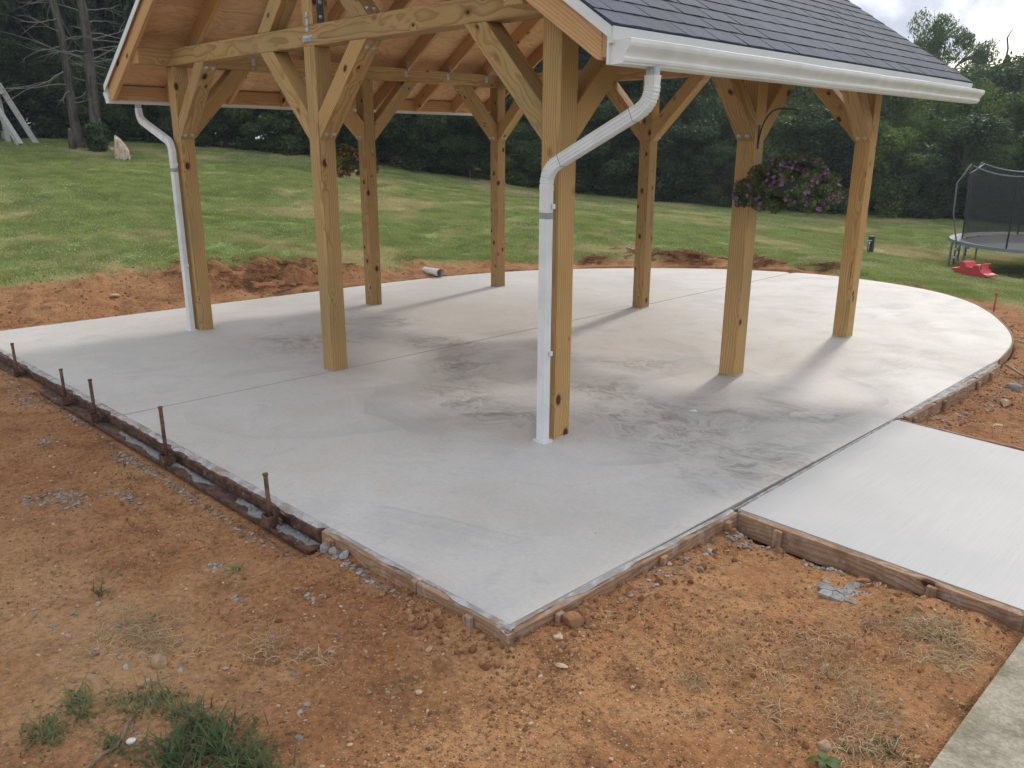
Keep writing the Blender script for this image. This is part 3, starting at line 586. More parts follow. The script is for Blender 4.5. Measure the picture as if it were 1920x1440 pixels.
# rafters
RD = .152; TOP = .040
def rafter(yc, s, th=.038, tail=True):
    xa, xb = .021, 3.06; low = 2.195
    pt = lambda x, dz: Vector((s * x, yc - th / 2, zt(x) - TOP - dz))
    vr = RD / math.cos(math.atan(SL)); xc = xb - ((low - (zt(xb) - TOP - vr)) / SL if low > zt(xb) - TOP - vr else 0)
    poly = [pt(xa, 0), pt(xb, 0), Vector((s * xb, yc - th / 2, low)), Vector((s * xc, yc - th / 2, low)), pt(xa, vr)] if xc < xb - .002 else [pt(xa, 0), pt(xb, 0), pt(xb, vr), pt(xa, vr)]
    return plank('rafter', poly, (0, th, 0), (s, 0, -SL), M_RAFT, PV, .003)
RY = [-.391, .16, .805, 1.45, 2.095, 2.74, 3.385, 4.03, YB + .391]
def tie(parent, x, y, s):
    # small galvanised hurricane tie where the rafter crosses the beam
    V = []; F = []
    for (a, b_, c, d_) in (((x, y - .021, HB + .05), (x, y - .06, HB + .05), (x, y - .06, HB + .12), (x, y - .021, HB + .12)), ((x, y - .021, HB + .05), (x, y - .021, HB + .12), (x, y - .0215, HB + .22), (x + s * -.05, y - .0215, HB + .22))):
        k = len(V); V += [a, b_, c, d_]; F.append((k, k + 1, k + 2, k + 3))
    bm = bmesh.new(); vs = [bm.verts.new(v_) for v_ in V]
    for f in F: bm.faces.new([vs[i] for i in f])
    bm.normal_update(); bmesh.ops.solidify(bm, geom=bm.faces[:], thickness=.0022); o = link('hurricane_tie', bm_mesh('hurricane_tie', bm, M_GALV), None, parent); o.matrix_basis = parent.matrix_basis.inverted()
for yc in RY:
    for s in (-1, 1):
        r_ = rafter(yc, s)
        if 0 < yc < YB: tie(r_, s * (HW - .0705), yc, s)
for s in (-1, 1): bar('sub_fascia', (s * 3.0805, -.41, 2.2705), (s * 3.0805, YB + .41, 2.2705), .037, .135, M_RAFT, PV)
# plywood deck in sheets, underside showing
ang = math.atan(SL); YR0, YR1 = -.425, YB + .425
for s in (-1, 1):
    rows = [3.125, 3.125 - 1.22 * math.cos(ang), 3.125 - 2.44 * math.cos(ang), .004]
    for r in range(3):
        cuts = [YR0, YR0 + (2.44 if r % 2 else 1.52), YR0 + (4.6 if r % 2 else 3.96), YR1]
        for c in range(3):
            x0, x1 = rows[r] - .0015, rows[r + 1] + .0015; y0, y1 = cuts[c] + .0015, cuts[c + 1] - .0015
            dz = TOP - .0015
            poly = [(s * x0, y0, zt(x0) - dz), (s * x1, y0, zt(x1) - dz), (s * x1, y1, zt(x1) - dz), (s * x0, y1, zt(x0) - dz)]
            plank('plywood_sheet', poly, Vector((s * SL, 0, 1)).normalized() * .014, (0, 1, 0), M_PLY, PV, 0)
# shingles
EXP, TABW = .143, .305
def tab_mesh(k):
    r = random.Random(k); bm = bmesh.new(); n = 5; L = EXP + .03; x0, x1 = -TABW / 2 + .003, TABW / 2 - .003
    top, bot = [], []
    for i in range(n + 1):
        x = x0 + (x1 - x0) * i / n; dy = r.uniform(-.0022, .0022); lift = .008 + r.uniform(0, .0045)
        top.append((bm.verts.new((x, -EXP + dy, lift)), bm.verts.new((x, L - EXP, .0035)))); bot.append((bm.verts.new((x, -EXP + dy, .0012 if r.random() < .7 else .003)), None))
    for i in range(n):
        bm.faces.new((top[i][0], top[i + 1][0], top[i + 1][1], top[i][1])); bm.faces.new((bot[i][0], bot[i + 1][0], top[i + 1][0], top[i][0]))
    bm.faces.new((bot[0][0], top[0][0], top[0][1])); bm.faces.new((bot[n][0], top[n][1], top[n][0]))
    me = bpy.data.meshes.new('shingle'); bm.to_mesh(me); bm.free(); me.materials.append(M_SHING); return me
tabs = [tab_mesh(k) for k in range(8)]
SLn = math.sqrt(1 + SL * SL); ncourse = int(XE * SLn / EXP) + 1; uz = lambda x: zt(x) - .0085
cvz = lambda p: (Vector(p) - CAMPOS)
cands = []
for s in (1, -1):
    for k in range(ncourse):
        dist_ = EXP * (k + 1); xa = XE - dist_ / SLn
        if xa < .03: continue
        off = (k * .5 + .13 * (k // 7)) % 1 * TABW; y = YR0 - .015 - TABW + off; 
        while y < YR1 + .015:
            y0, y1 = max(y, YR0 - .015), min(y + TABW, YR1 + .015)
            if y1 - y0 > .03: cands.append((s, xa, (y0 + y1) / 2, (y1 - y0) / TABW, k))
            y += TABW
def share(c):
    p = Vector((c[0] * c[1], c[2], uz(c[1]))); d = p - CAMPOS; z = d.dot(_f); px = d.dot(_r2) / z * 1527.6; py = d.dot(_u2) / z * 1527.6
    nrm = Vector((c[0] * SL, 0, 1)).normalized(); vis = -nrm.dot(d.normalized())
    inside = z > 0 and abs(px) < 990 and -800 < py < 745
    return (vis / (z * z)) if (vis > 0 and inside) else 0
cands.sort(key=share, reverse=True)
R_sh = {}
def shm(c):
    s = c[0]; up = Vector((-s * 1, 0, SL)).normalized(); n_ = Vector((s * SL, 0, 1)).normalized(); xx = up.cross(n_)
    p = Vector((s * c[1], c[2], uz(c[1])))
    return Matrix(((xx.x * c[3], up.x, n_.x, p.x), (xx.y * c[3], up.y, n_.y, p.y), (xx.z * c[3], up.z, n_.z, p.z), (0, 0, 0, 1)))
for i, c in enumerate(cands[:296]): link('shingle', tabs[(i * 5 + c[4]) % 8], None, PV, shm(c))
V = []; F = []
for i, c in enumerate(cands[296:]):
    me = tabs[i % 8]; M = shm(c); k = len(V); V += [M @ v_.co for v_ in me.vertices]; F += [tuple(k + j for j in p.vertices) for p in me.polygons]
o = link('remaining_shingles', mesh('remaining_shingles', V, F, False, M_SHING), None, PV); o['kind'] = 'stuff'
for s in (-1, 1):
    poly = [(s * (XE - .002), YR0 - .012, uz(XE) - .0060), (s * .0, YR0 - .012, uz(0) - .0060), (s * 0, YR1 + .012, uz(0) - .0060), (s * (XE - .002), YR1 + .012, uz(XE) - .0060)]
    plank('roof_underlay', poly, Vector((s * SL, 0, 1)).normalized() * .0055, (0, 1, 0), M_SHING, PV, 0)
    # white drip edge under the first course
    plank('drip_edge', [(s * 3.116, YR0 - .006, 2.262), (s * 3.132, YR0 - .006, 2.262), (s * 3.146, YR0 - .006, 2.333), (s * 3.116, YR0 - .006, 2.344)], (0, YR1 - YR0 + .012, 0), (0, 1, 0), M_TRIM, PV, 0)
ridge_cap = plank('ridge_cap', [(-.13, YR0 - .02, zt(.13) + .004), (0, YR0 - .02, zt(0) + .012), (.13, YR0 - .02, zt(.13) + .004), (.13, YR0 - .02, zt(.13) - .004), (0, YR0 - .02, zt(0) - .002), (-.13, YR0 - .02, zt(.13) - .004)], (0, YR1 - YR0 + .04, 0), (0, 1, 0), M_SHING, PV, 0)
# rake trim, fascia
for gy, out in ((-.41, -1), (YB + .41, 1)):
    for s in (-1, 1):
        pts = []
        for i in range(15):
            x = XE - .005 - (XE - .01) * i / 14; wv = .004 * math.sin(i * 1.7) if s < 0 else .0015 * math.sin(i); pts.append((x, wv))
        up_ = [(s * x, gy + out * .0255, zt(x) - .013) for x, q_ in pts]; lo_ = [(s * x, gy + out * .0255, zt(x) - .075 + q_) for x, q_ in pts]
        bm = bmesh.new(); a = [bm.verts.new(p) for p in up_]; b_ = [bm.verts.new(p) for p in lo_]
        for i in range(14): bm.faces.new((a[i], a[i + 1], b_[i + 1], b_[i]))
        bm.normal_update(); bmesh.ops.solidify(bm, geom=bm.faces[:], thickness=.003); link('rake_trim', bm_mesh('rake_trim', bm, M_TRIM), None, PV)
for s in (-1, 1): bar('fascia', (s * 3.107, -.423, 2.248), (s * 3.107, YB + .423, 2.248), .014, .158, M_TRIM, PV, (0, 0, 1), .002)
# K-style gutters
KP = [(0, .105), (0, 0), (.070, 0), (.072, .006), (.080, .012), (.083, .022), (.082, .032), (.086, .044), (.094, .056), (.104, .066), (.112, .076), (.115, .088), (.115, .104), (.109, .106), (.106, .103)]
def gutter(s, y0, y1):
    x0 = 3.116; zb = 2.172; N = 22; V = []; F = []; n = len(KP)
    for j in range(N + 1):
        y = y0 + (y1 - y0) * j / N; sag = .0014 * math.sin(j * 1.3) + .0018 * math.sin(j * .47)
        for (a, b_) in KP: V.append((s * (x0 + a), y, zb + b_ + sag))
    for j in range(N):
        for i in range(n - 1): F.append((j * n + i, j * n + i + 1, (j + 1) * n + i + 1, (j + 1) * n + i))
    bm = bmesh.new(); vs = [bm.verts.new(v_) for v_ in V]
    for f in F: bm.faces.new([vs[i] for i in f])
    bm.normal_update(); bmesh.ops.solidify(bm, geom=bm.faces[:], thickness=.0018); g = link('gutter', bm_mesh('gutter', bm, M_WHITE), None, PV)
    for ye, e in ((y0, 1), (y1, -1)):
        poly = [(s * (x0 + a), ye + e * .006, zb + b_) for a, b_ in KP[:13]]; plank('end_cap', poly, (0, e * .002, 0), (0, 0, 1), M_WHITE, g, 0)
    return g
GR = gutter(1, -.415, YB + .50); GL = gutter(-1, -.415, YB + .43)
def bend(p0, pc, p1, n=7):
    p0, pc, p1 = map(Vector, (p0, pc, p1)); return [p0 * (1 - t) ** 2 + pc * 2 * t * (1 - t) + p1 * t * t for t in [i / n for i in range(n + 1)]]
def downspout(s, xt, xb, ys, zhi, zlo, zfoot):
    D = thing('downspout', None, None); D.parent = PV
    W_, T_ = .074, .054
    dirv = Vector((xb - xt, 0, zlo - zhi)).normalized(); pt_, pb_ = Vector((xt, ys, zhi)), Vector((xb, ys, zlo)); k = .085
    top = [(xt, ys, 2.175), (xt, ys, 2.12)] 
    e1 = bend((xt, ys, zhi + k), pt_, pt_ + dirv * k); e2 = bend(pb_ - dirv * k, pb_, (xb, ys, zlo - k))
    sweep_rect('outlet', [(xt, ys, 2.176), (xt, ys, 2.125)], W_ - .012, T_ - .01, (0, 1, 0), M_GALV, D)
    # crimped elbows: ribs across the pipe
    def elbow(name, pts, a, b_):
        P2 = [Vector(a)]; 
        fine = []
        for i in range(len(pts) - 1):
            for j in range(3): fine.append(pts[i].lerp(pts[i + 1], j / 3))
        fine.append(pts[-1]); o = sweep_rect(name, [Vector(a)] + fine + [Vector(b_)], W_, T_, (0, 1, 0), M_WHITE, D)
        me = o.data; n = len(me.vertices) // (len(fine) + 2); nn = len(fine) + 2
        for i in range(1, nn - 1):
            if i % 2:
                c = sum((me.vertices[i * n + q_].co for q_ in range(n)), Vector()) / n
                for q_ in range(n): me.vertices[i * n + q_].co = c + (me.vertices[i * n + q_].co - c) * (.905 if i % 4 == 1 else .95)
        return o
    elbow('elbow', e1, (xt, ys, 2.135), e1[-1] + dirv * .035)
    sweep_rect('pipe', [e1[-1] + dirv * .03, e2[0] - dirv * .03], W_ * .975, T_ * .965, (0, 1, 0), M_WHITE, D)
    elbow('elbow', e2, e2[0] - dirv * .035, (xb, ys, zlo - k - .03))
    sweep_rect('pipe', [(xb, ys, zlo - k - .012), (xb, ys, zfoot + .004)], W_ * .975, T_ * .965, (0, 1, 0), M_WHITE, D)
    for q_ in (e1[-1] + dirv * .034, e2[0] - dirv * .034): sweep_rect('seam', [q_ - dirv * .0015, q_ + dirv * .0015], W_ * 1.004, T_ * 1.004, (0, 1, 0), M_STRAP, D)
    sweep_rect('foot_flange', [(xb, ys, zfoot + .001), (xb, ys, zfoot + .014)], W_ + .03, T_ + .03, (0, 1, 0), M_WHITE, D)
    sweep_rect('tape', [(xb + s * .0, ys, zlo - .235), (xb, ys, zlo - .27)], W_ * 1.0, T_ * 1.0, (0, 1, 0), M_TAPE, D)
    for zc in (zlo - .20, .62): bar('bracket', (xb + .0385, ys + .012, zc), (xb + .052, ys + .012, zc), .02, .028, M_WHITE, D, (0, 0, 1), .002)
    return D
downspout(1, 3.17, 2.482, -.145, 2.005, 1.675, slabz(2.48, -.15))
downspout(-1, -3.14, -2.452, -.125, 2.03, 1.80, slabz(-2.45, -.12))
#@REST
# ------------------------------------------------------------------ form boards round the fresh concrete
def sz(x, y, dz=0): return (x, y, slabz(x, y) + dz)
def form_board(label, p0, p1, h=.089, th=.038, top=-.002, out=(0, -1), cleats=(), bow=0.0, splash=True):
    """a board on edge; p0-p1 is its inner top edge, out the direction away from the concrete"""
    p0 = Vector(sz(*p0, top)); p1 = Vector(sz(*p1, top)); d = (p1 - p0).normalized(); o = Vector((out[0], out[1], 0)); o = (o - d * o.dot(d)).normalized()
    R_ = thing('form_board', label, 'form board', tuple(p0 - Vector((0, 0, h))), group='wooden form boards round the concrete')
    I = Matrix.Translation(-R_.location)
    L = (p1 - p0).length; n = max(2, int(L / .05)); bm = bmesh.new(); rows = []
    for i in range(n + 1):
        t = i / n; c = p0.lerp(p1, t); j = .0025 * math.sin(i * .9 + L) + .002 * math.sin(i * 2.3); r4 = []
        for a, b_ in ((0, 0), (th, -.001), (th, -h), (0, -h)): r4.append(bm.verts.new(I @ (c + o * (a + j * (a > 0)) + Vector((0, 0, b_ + j * .6)))))
        rows.append(r4)
    for i in range(n):
        for k in range(4): bm.faces.new((rows[i][k], rows[i][(k + 1) % 4], rows[i + 1][(k + 1) % 4], rows[i + 1][k]))
    bm.faces.new(rows[0]); bm.faces.new(rows[-1][::-1])
    M = frame((0, 0, 0), d, o); Mi = M.inverted()
    for v_ in bm.verts: v_.co = Mi @ v_.co
    link('board', bm_mesh('board', bm, M_FORM), None, R_, M)
    if splash:
        # skin of dried cement left along the inner top edge
        bm = bmesh.new(); pr_ = None; r = random.Random(len(label))
        for i in range(n * 2 + 1):
            c = I @ p0.lerp(p1, i / (n * 2)); wd = th * (.12 + .75 * float(vnoise(np.array([i * .22 + len(label)]), np.array([3.3]), 5)[0])) + r.uniform(0, .002); q = [bm.verts.new(c + o * -.004 + Vector((0, 0, .0045))), bm.verts.new(c + o * wd * .5 + Vector((0, 0, .0045 + r.uniform(0, .003)))), bm.verts.new(c + o * wd + Vector((0, 0, .0018)))]
            if pr_: bm.faces.new((pr_[0], pr_[1], q[1], q[0])); bm.faces.new((pr_[1], pr_[2], q[2], q[1]))
            pr_ = q
        link('cement_skin', bm_mesh('cement_skin', bm, M_EDGE), None, R_)
    for t in cleats:
        c = p0.lerp(p1, t) + o * (th + .002); c = I @ c; s_ = d
        bar('stake', c + o * .012 + Vector((0, 0, -.008)), c + o * .014 + Vector((0, 0, -h - .10)), .04, .024, M_FORM, R_, o, .003)
    return R_
form_board('weathered form board running from the steel rail along the front slab edge', (2.60, -1.752), (3.30, -1.752), cleats=(.12,), top=-.004)
form_board('short form board set slightly proud, ending at the near slab corner', (3.31, -1.757), (3.835, -1.757), h=.11, th=.036, top=.004, cleats=(.62,))
form_board('long form board on the slab side between near corner and sidewalk', (3.803, -1.80), (3.842, -.245), out=(1, 0), h=.10, cleats=(.17, .60, .93))
form_board('form board along the near side of the sidewalk, meeting the old concrete', (3.885, -.208), (5.13, -.292), out=(0, -1), h=.105, th=.036, top=-.008, cleats=(.18, .74), splash=False)
form_board('thin form board along the far side of the sidewalk', (3.86, 1.853), (6.3, 1.60), out=(0, 1), h=.09, th=.018, top=-.006, splash=False)
form_board('pale form board beside the right slab edge from sidewalk corner to the curve', (3.865, 1.93), (3.885, 3.35), out=(1, 0), h=.10, th=.045, cleats=(.05, .45, .97))
form_board('second pale form board ending at the start of the curve', (3.883, 3.36), (3.874, 3.98), out=(1, 0), h=.10, th=.045, top=.004, cleats=(.5,))
form_board('thin strip of form board along the far left slab edge', (-3.853, 2.0), (-3.872, -1.72), out=(-1, 0), h=.09, th=.014, top=-.004)
# bent plywood strip round the curve
cv = [p for p in _curve]; L_ = []; 
def curve_strip(pts, label, th=.011, h=.085, top=.002):
    R_ = thing('curved_form', label, 'form board', sz(*pts[0], -h), group='wooden form boards round the concrete'); bm = bmesh.new(); pr_ = None; N = len(pts)
    for i, p in enumerate(pts):
        d = np.array(pts[min(i + 1, N - 1)]) - np.array(pts[max(i - 1, 0)]); d = d / np.hypot(*d); o = np.array((d[1], -d[0])); q = []
        for a, b_ in ((.003, top), (.003 + th, top), (.003 + th, -h), (.003, -h)): x, y = p[0] + o[0] * a, p[1] + o[1] * a; q.append(bm.verts.new(Vector((x, y, slabz(x, y) + b_)) - R_.location))
        if pr_:
            for k in range(4): bm.faces.new((pr_[k], pr_[(k + 1) % 4], q[(k + 1) % 4], q[k]))
        else: bm.faces.new(q)
        pr_ = q
    bm.faces.new(pr_[::-1]); link('strip', bm_mesh('strip', bm, M_FORM), None, R_); return R_
dense = catmull([tuple(p) for p in _curve], 3)
i0 = next(i for i, p in enumerate(dense) if p[1] > 4.05); im = next(i for i, p in enumerate(dense) if p[0] < 1.8); ie = next(i for i, p in enumerate(dense) if p[0] < -3.75)
curve_strip(dense[i0:im], 'bent plywood form strip round the right end of the curved slab edge')
curve_strip(dense[im + 1:ie], 'bent plywood form strip along the back of the curved slab edge')
# kickers: small braces nailed behind the forms
def kicker(label, x, y, dx, dy, L=.22, z0=None):
    d = Vector((dx, dy, 0)).normalized(); a = Vector(sz(x, y, -.005)); g = a + d * L; g.z = gz(g.x, g.y) - .01
    o = bar('kicker', a, g, .038, .018, M_FORM, None, (0, 0, 1), .002); tag(o, label, 'brace', 'scrap-wood braces behind the forms')
kicker('scrap-wood brace where the pale form board meets the curved strip', 3.93, 4.06, 1, .25, .2)
kicker('larger triangular scrap brace leaning on the curved strip beside the soil', 3.74, 5.2, 1, .45, .3)

# ------------------------------------------------------------------ steel road form with pins
def steel_form(label, x0, x1, y=-1.756, sink=0.0):
    R_ = thing('steel_form', label, 'steel form', sz(x0, y, -.11), group='rusted steel paving forms'); L = x1 - x0
    prof = [(0, 0), (-.046, 0), (-.046, -.018), (-.040, -.018), (-.012, -.010), (-.012, -.088), (-.098, -.094), (-.098, -.084), (-.104, -.084), (-.104, -.101), (0, -.101)]
    n = int(L / .04); V = []; F = []; m_ = len(prof)
    for i in range(n + 1):
        x = x0 + L * i / n; j = .0012 * math.sin(i * 1.9)
        for a, b_ in prof: V.append(Vector((x, y + a + j, slabz(x, y) + b_ - .003 - sink + j * .5)) - R_.location)
    for i in range(n):
        for k in range(m_): F.append((i * m_ + k, i * m_ + (k + 1) % m_, (i + 1) * m_ + (k + 1) % m_, (i + 1) * m_ + k))
    F.append(tuple(range(m_))); F.append(tuple(range(n * m_, (n + 1) * m_))[::-1]); link('rail', mesh('rail', V, F, False, M_RUST), None, R_)
    return R_
S1 = steel_form('rusted steel form with open web and base flange, nearest to the wooden board', -.62, 2.575)
S2 = steel_form('rusted steel form mostly buried in soil at the far left of the front edge', -3.85, -.64, sink=.006)
for R_, x in ((S1, 2.20), (S1, .965), (S1, -.23), (S2, -.855), (S2, -2.10)):
    y = -1.833; z = slabz(x, y); I = Matrix.Translation(-R_.location)
    bm = bmesh.new()
    for (ax, ay, az, bx, by, bz) in ((-.035, -.028, -.09, -.029, .022, -.030), (.029, -.028, -.09, .035, .022, -.030), (-.035, -.034, -.09, .035, -.028, -.034)):
        vs = [bm.verts.new(I @ Vector((x + (ax, bx)[i], y + (ay, by)[j], z + (az, bz)[k]))) for i in (0, 1) for j in (0, 1) for k in (0, 1)]
        for f in ((0, 1, 3, 2), (4, 6, 7, 5), (0, 4, 5, 1), (2, 3, 7, 6), (0, 2, 6, 4), (1, 5, 7, 3)): bm.faces.new([vs[i] for i in f])
    link('stake_pocket', bm_mesh('stake_pocket', bm, M_RUST), None, R_)
    bar('wedge', I @ Vector((x - .02, y + .018, z - .045)), I @ Vector((x + .07, y + .02, z - .060)), .012, .03, M_RUST, R_)
for lab, x, top in (('rusty steel form pin nearest the wooden board, splashed with cement', 2.20, .255), ('tallest rusty steel form pin, standing in front of the joint line', .965, .315), ('rusty steel form pin in the third pocket, just left of the joint line', -.23, .235), ('thin rusty steel form pin, second from the left', -.855, .185), ('short rusty steel form pin at the far left end', -2.10, .165)):
    y = -1.833; lean = {2.20: -.018, .965: -.006}.get(x, -.004); z0 = slabz(x, y) - .14
    R_ = thing('form_pin', lab, 'steel pin', (x, y, z0), group='steel pins holding the form'); h = top - z0
    tube('shaft', [(0, 0, 0), (lean * .5, 0, h * .5), (lean, 0, h - .01)], .0115, M_RUST, R_, 10)
    tube('head', [(lean, 0, h - .012), (lean, 0, h - .009), (lean, 0, h - .002), (lean, 0, h)], [.0118, .0148, .0148, .011], M_RUST, R_, 12)
# cement slopped along the top flange and on the base flange
def slop(name, label, line, wmin, wmax, hz, m, seed, lump=.006, step=.012, dir_=(0, -1)):
    r = random.Random(seed); bm = bmesh.new(); pr_ = None; (x0, y0), (x1, y1) = line; n = int(math.hypot(x1 - x0, y1 - y0) / step); K = 5; ph = r.uniform(0, 9)
    for i in range(n + 1):
        t = i / n; x = x0 + (x1 - x0) * t; y = y0 + (y1 - y0) * t; wv = .5 + .5 * float(fbm(np.array([x * 1.0]), np.array([y + seed]), 9, 3, seed)); wd = wmin + (wmax - wmin) * max(0, min(1, wv * 1.3 - .15)); fade = min(1, i / 4, (n - i) / 4)
        q = []
        for k in range(K):
            u = k / (K - 1); xx = x + dir_[0] * wd * u * fade; yy = y + dir_[1] * wd * u * fade; zz = hz(x, y) + lump * math.sin(math.pi * min(.999, u * .8 + .12)) * fade * (.4 + 1.2 * float(vnoise(np.array([xx * 60]), np.array([yy * 60]), seed)[0])); zz = hz(x, y) - .004 if k == K - 1 else zz
            q.append(bm.verts.new((xx, yy, zz)))
        if pr_:
            for k in range(K - 1): bm.faces.new((pr_[k], pr_[k + 1], q[k + 1], q[k]))
        pr_ = q
    return tag(link(name, bm_mesh(name, bm, m)), label, 'spilled cement', None, 'stuff')
slop('cement_splatter', 'rough cement slopped over the steel rail and slab edge', ((-3.86, -1.742), (2.60, -1.742)), .028, .064, lambda x, y: slabz(x, y) - .0005, M_EDGE, 3)
slop('cement_splatter', 'cement skin on the base flange of the steel form near the last pin', ((1.75, -1.775), (2.56, -1.775)), .02, .085, lambda x, y: slabz(x, y) - .093, M_MUD, 5, .012)
slop('cement_splatter', 'dirty cement crumbs on the base flange beside the tallest pin', ((.1, -1.785), (1.5, -1.785)), .0, .07, lambda x, y: slabz(x, y) - .094, M_MUD, 8, .010)
slop('cement_splatter', 'grey mortar squeezed between slab and pale form board on the right', ((3.842, 1.86), (3.85, 4.02)), .012, .04, lambda x, y: slabz(x, y) - .003, M_EDGE, 11, .008, dir_=(1, 0))
slop('cement_splatter', 'rough mortar line in the seam between slab and sidewalk', ((3.838, -.22), (3.842, 1.85)), .010, .020, lambda x, y: slabz(x, y) - .007, M_EDGE, 14, .006, dir_=(1, 0))

# ------------------------------------------------------------------ instancing helper (geometry nodes on a cloud of points)
def scatter(name, pts, variants, sc, rot, label=None, cat=None):
    pts = np.asarray(pts, np.float32); n = len(pts); me = bpy.data.meshes.new(name); me.vertices.add(n); me.vertices.foreach_set('co', pts.ravel())
    a = me.attributes.new('sc', 'FLOAT', 'POINT'); a.data.foreach_set('value', np.asarray(sc, np.float32)); a = me.attributes.new('rot', 'FLOAT_VECTOR', 'POINT'); a.data.foreach_set('vector', np.asarray(rot, np.float32).ravel())
    a = me.attributes.new('pick', 'INT', 'POINT'); a.data.foreach_set('value', rng.integers(0, len(variants), n).astype(np.int32)); me.update()
    o = link(name, me); coll = bpy.data.collections.new(name + '_source')
    for i, v_ in enumerate(variants):
        ob = bpy.data.objects.new('%s_piece_%02d' % (name, i), v_); coll.objects.link(ob)
    g = bpy.data.node_groups.new(name, 'GeometryNodeTree'); g.interface.new_socket('Geometry', in_out='INPUT', socket_type='NodeSocketGeometry'); g.interface.new_socket('Geometry', in_out='OUTPUT', socket_type='NodeSocketGeometry')
    N = g.nodes; gi = N.new('NodeGroupInput'); go = N.new('NodeGroupOutput'); ci = N.new('GeometryNodeCollectionInfo'); ci.inputs[0].default_value = coll; ci.inputs[1].default_value = True; ci.inputs[2].default_value = True
    ip = N.new('GeometryNodeInstanceOnPoints'); ip.inputs['Pick Instance'].default_value = True
    def attr(nm, ty): k = N.new('GeometryNodeInputNamedAttribute'); k.data_type = ty; k.inputs[0].default_value = nm; return k.outputs[0]
    e2r = N.new('FunctionNodeEulerToRotation'); L = g.links
    L.new(gi.outputs[0], ip.inputs['Points']); L.new(ci.outputs[0], ip.inputs['Instance']); L.new(attr('pick', 'INT'), ip.inputs['Instance Index']); L.new(attr('rot', 'FLOAT_VECTOR'), e2r.inputs[0]); L.new(e2r.outputs[0], ip.inputs['Rotation']); L.new(attr('sc', 'FLOAT'), ip.inputs['Scale']); L.new(ip.outputs[0], go.inputs[0])
    md = o.modifiers.new(name, 'NODES'); md.node_group = g
    return tag(o, label, cat, None, 'stuff')
def surf_rot(P_, tilt=True):
    n = len(P_); r = np.zeros((n, 3)); r[:, 2] = rng.uniform(0, 2 * np.pi, n)
    if tilt:
        e = .08; hx = (base_h(P_[:, 0] + e, P_[:, 1]) - base_h(P_[:, 0] - e, P_[:, 1])) / (2 * e); hy = (base_h(P_[:, 0], P_[:, 1] + e) - base_h(P_[:, 0], P_[:, 1] - e)) / (2 * e)
        r[:, 0] = np.arctan(hy); r[:, 1] = -np.arctan(hx); r[:, 2] = rng.uniform(-.3, .3, n)
    return r
CA = np.array([CAMPOS.x, CAMPOS.y])
def fan(n, dmin, dmax, a0=-36, a1=36, power=1.0):
    """random points in the fan the camera looks over"""
    a = -YAW * 0 + np.radians(rng.uniform(a0, a1, n)) + YAW; d = np.sqrt(rng.uniform(dmin ** 2, dmax ** 2, n)) if power == 1 else dmin * (dmax / dmin) ** rng.uniform(0, 1, n)
    return np.stack([CA[0] + d * np.sin(a), CA[1] + d * np.cos(a)], 1)
def blocked(x, y):
    return (slab_dist(x, y) < .035) | ((x > 3.8) & (x < 7) & (y > -.34) & (y < 1.93)) | ((x > 5.14) & (y < .1) & (y > -7)) | ((x > -3.9) & (x < 2.6) & (y > -1.87) & (y < -1.7))
# ------------------------------------------------------------------ lawn
def grass_patch(name, seed, nb, R_, hmin, hmax, wd, m, lean=.5):
    r = np.random.default_rng(seed); a = r.uniform(0, 2 * np.pi, nb); d = R_ * np.sqrt(r.uniform(0, 1, nb)); x = d * np.cos(a); y = d * np.sin(a); h = r.uniform(hmin, hmax, nb); t = r.uniform(0, 2 * np.pi, nb); l = r.uniform(.1, lean, nb) * h
    w_ = wd * r.uniform(.6, 1.2, nb); fx, fy = np.cos(t + 1.57) * w_ / 2, np.sin(t + 1.57) * w_ / 2; lx, ly = np.cos(t) * l, np.sin(t) * l
    V = np.zeros((nb, 5, 3)); V[:, 0] = np.stack([x - fx, y - fy, 0 * h - .01], 1); V[:, 1] = np.stack([x + fx, y + fy, 0 * h - .01], 1); V[:, 2] = np.stack([x + fx * .8 + lx * .35, y + fy * .8 + ly * .35, h * .6], 1); V[:, 3] = np.stack([x - fx * .8 + lx * .35, y - fy * .8 + ly * .35, h * .6], 1); V[:, 4] = np.stack([x + lx, y + ly, h], 1)
    b_ = np.arange(nb) * 5; F = np.concatenate([np.stack([b_, b_ + 1, b_ + 2], 1), np.stack([b_, b_ + 2, b_ + 3], 1), np.stack([b_ + 3, b_ + 2, b_ + 4], 1)]); return npmesh(name, V.reshape(-1, 3), F, m)
lawn = fan(9000, 8.0, 31, -40, 40); dmk = dirt_mask(lawn[:, 0], lawn[:, 1]); keep = (slab_dist(lawn[:, 0], lawn[:, 1]) > .28) & (rng.uniform(0, 1, len(lawn)) > dmk * 1.35); lawn = lawn[keep]
P_ = np.c_[lawn, ground_h(lawn[:, 0], lawn[:, 1])]
patches = [grass_patch('lawn_patch', k, 420, .27, .018, .048, .0075, M_GRASS, .9) for k in range(5)]
scatter('lawn_grass', P_, patches, rng.uniform(.75, 1.15, len(P_)), surf_rot(P_), 'mown lawn with dry patches sloping up from the slab to the trees', 'grass')
me_c = []
for k in range(2):
    bm = bmesh.new(); bmesh.ops.create_icosphere(bm, subdivisions=1, radius=.0085); me_c.append(bm_mesh('clover', bm, M_CLOVER))
cl = fan(60000, 8.5, 27, -36, 36); nz = fbm(cl[:, 0], cl[:, 1], .35, 3, 91) + .6 * fbm(cl[:, 0], cl[:, 1], 1.6, 3, 92)
keep = (rng.uniform(-.15, .65, len(cl)) < nz) & (dirt_mask(cl[:, 0], cl[:, 1]) < .3) & (slab_dist(cl[:, 0], cl[:, 1]) > .5); cl = cl[keep]
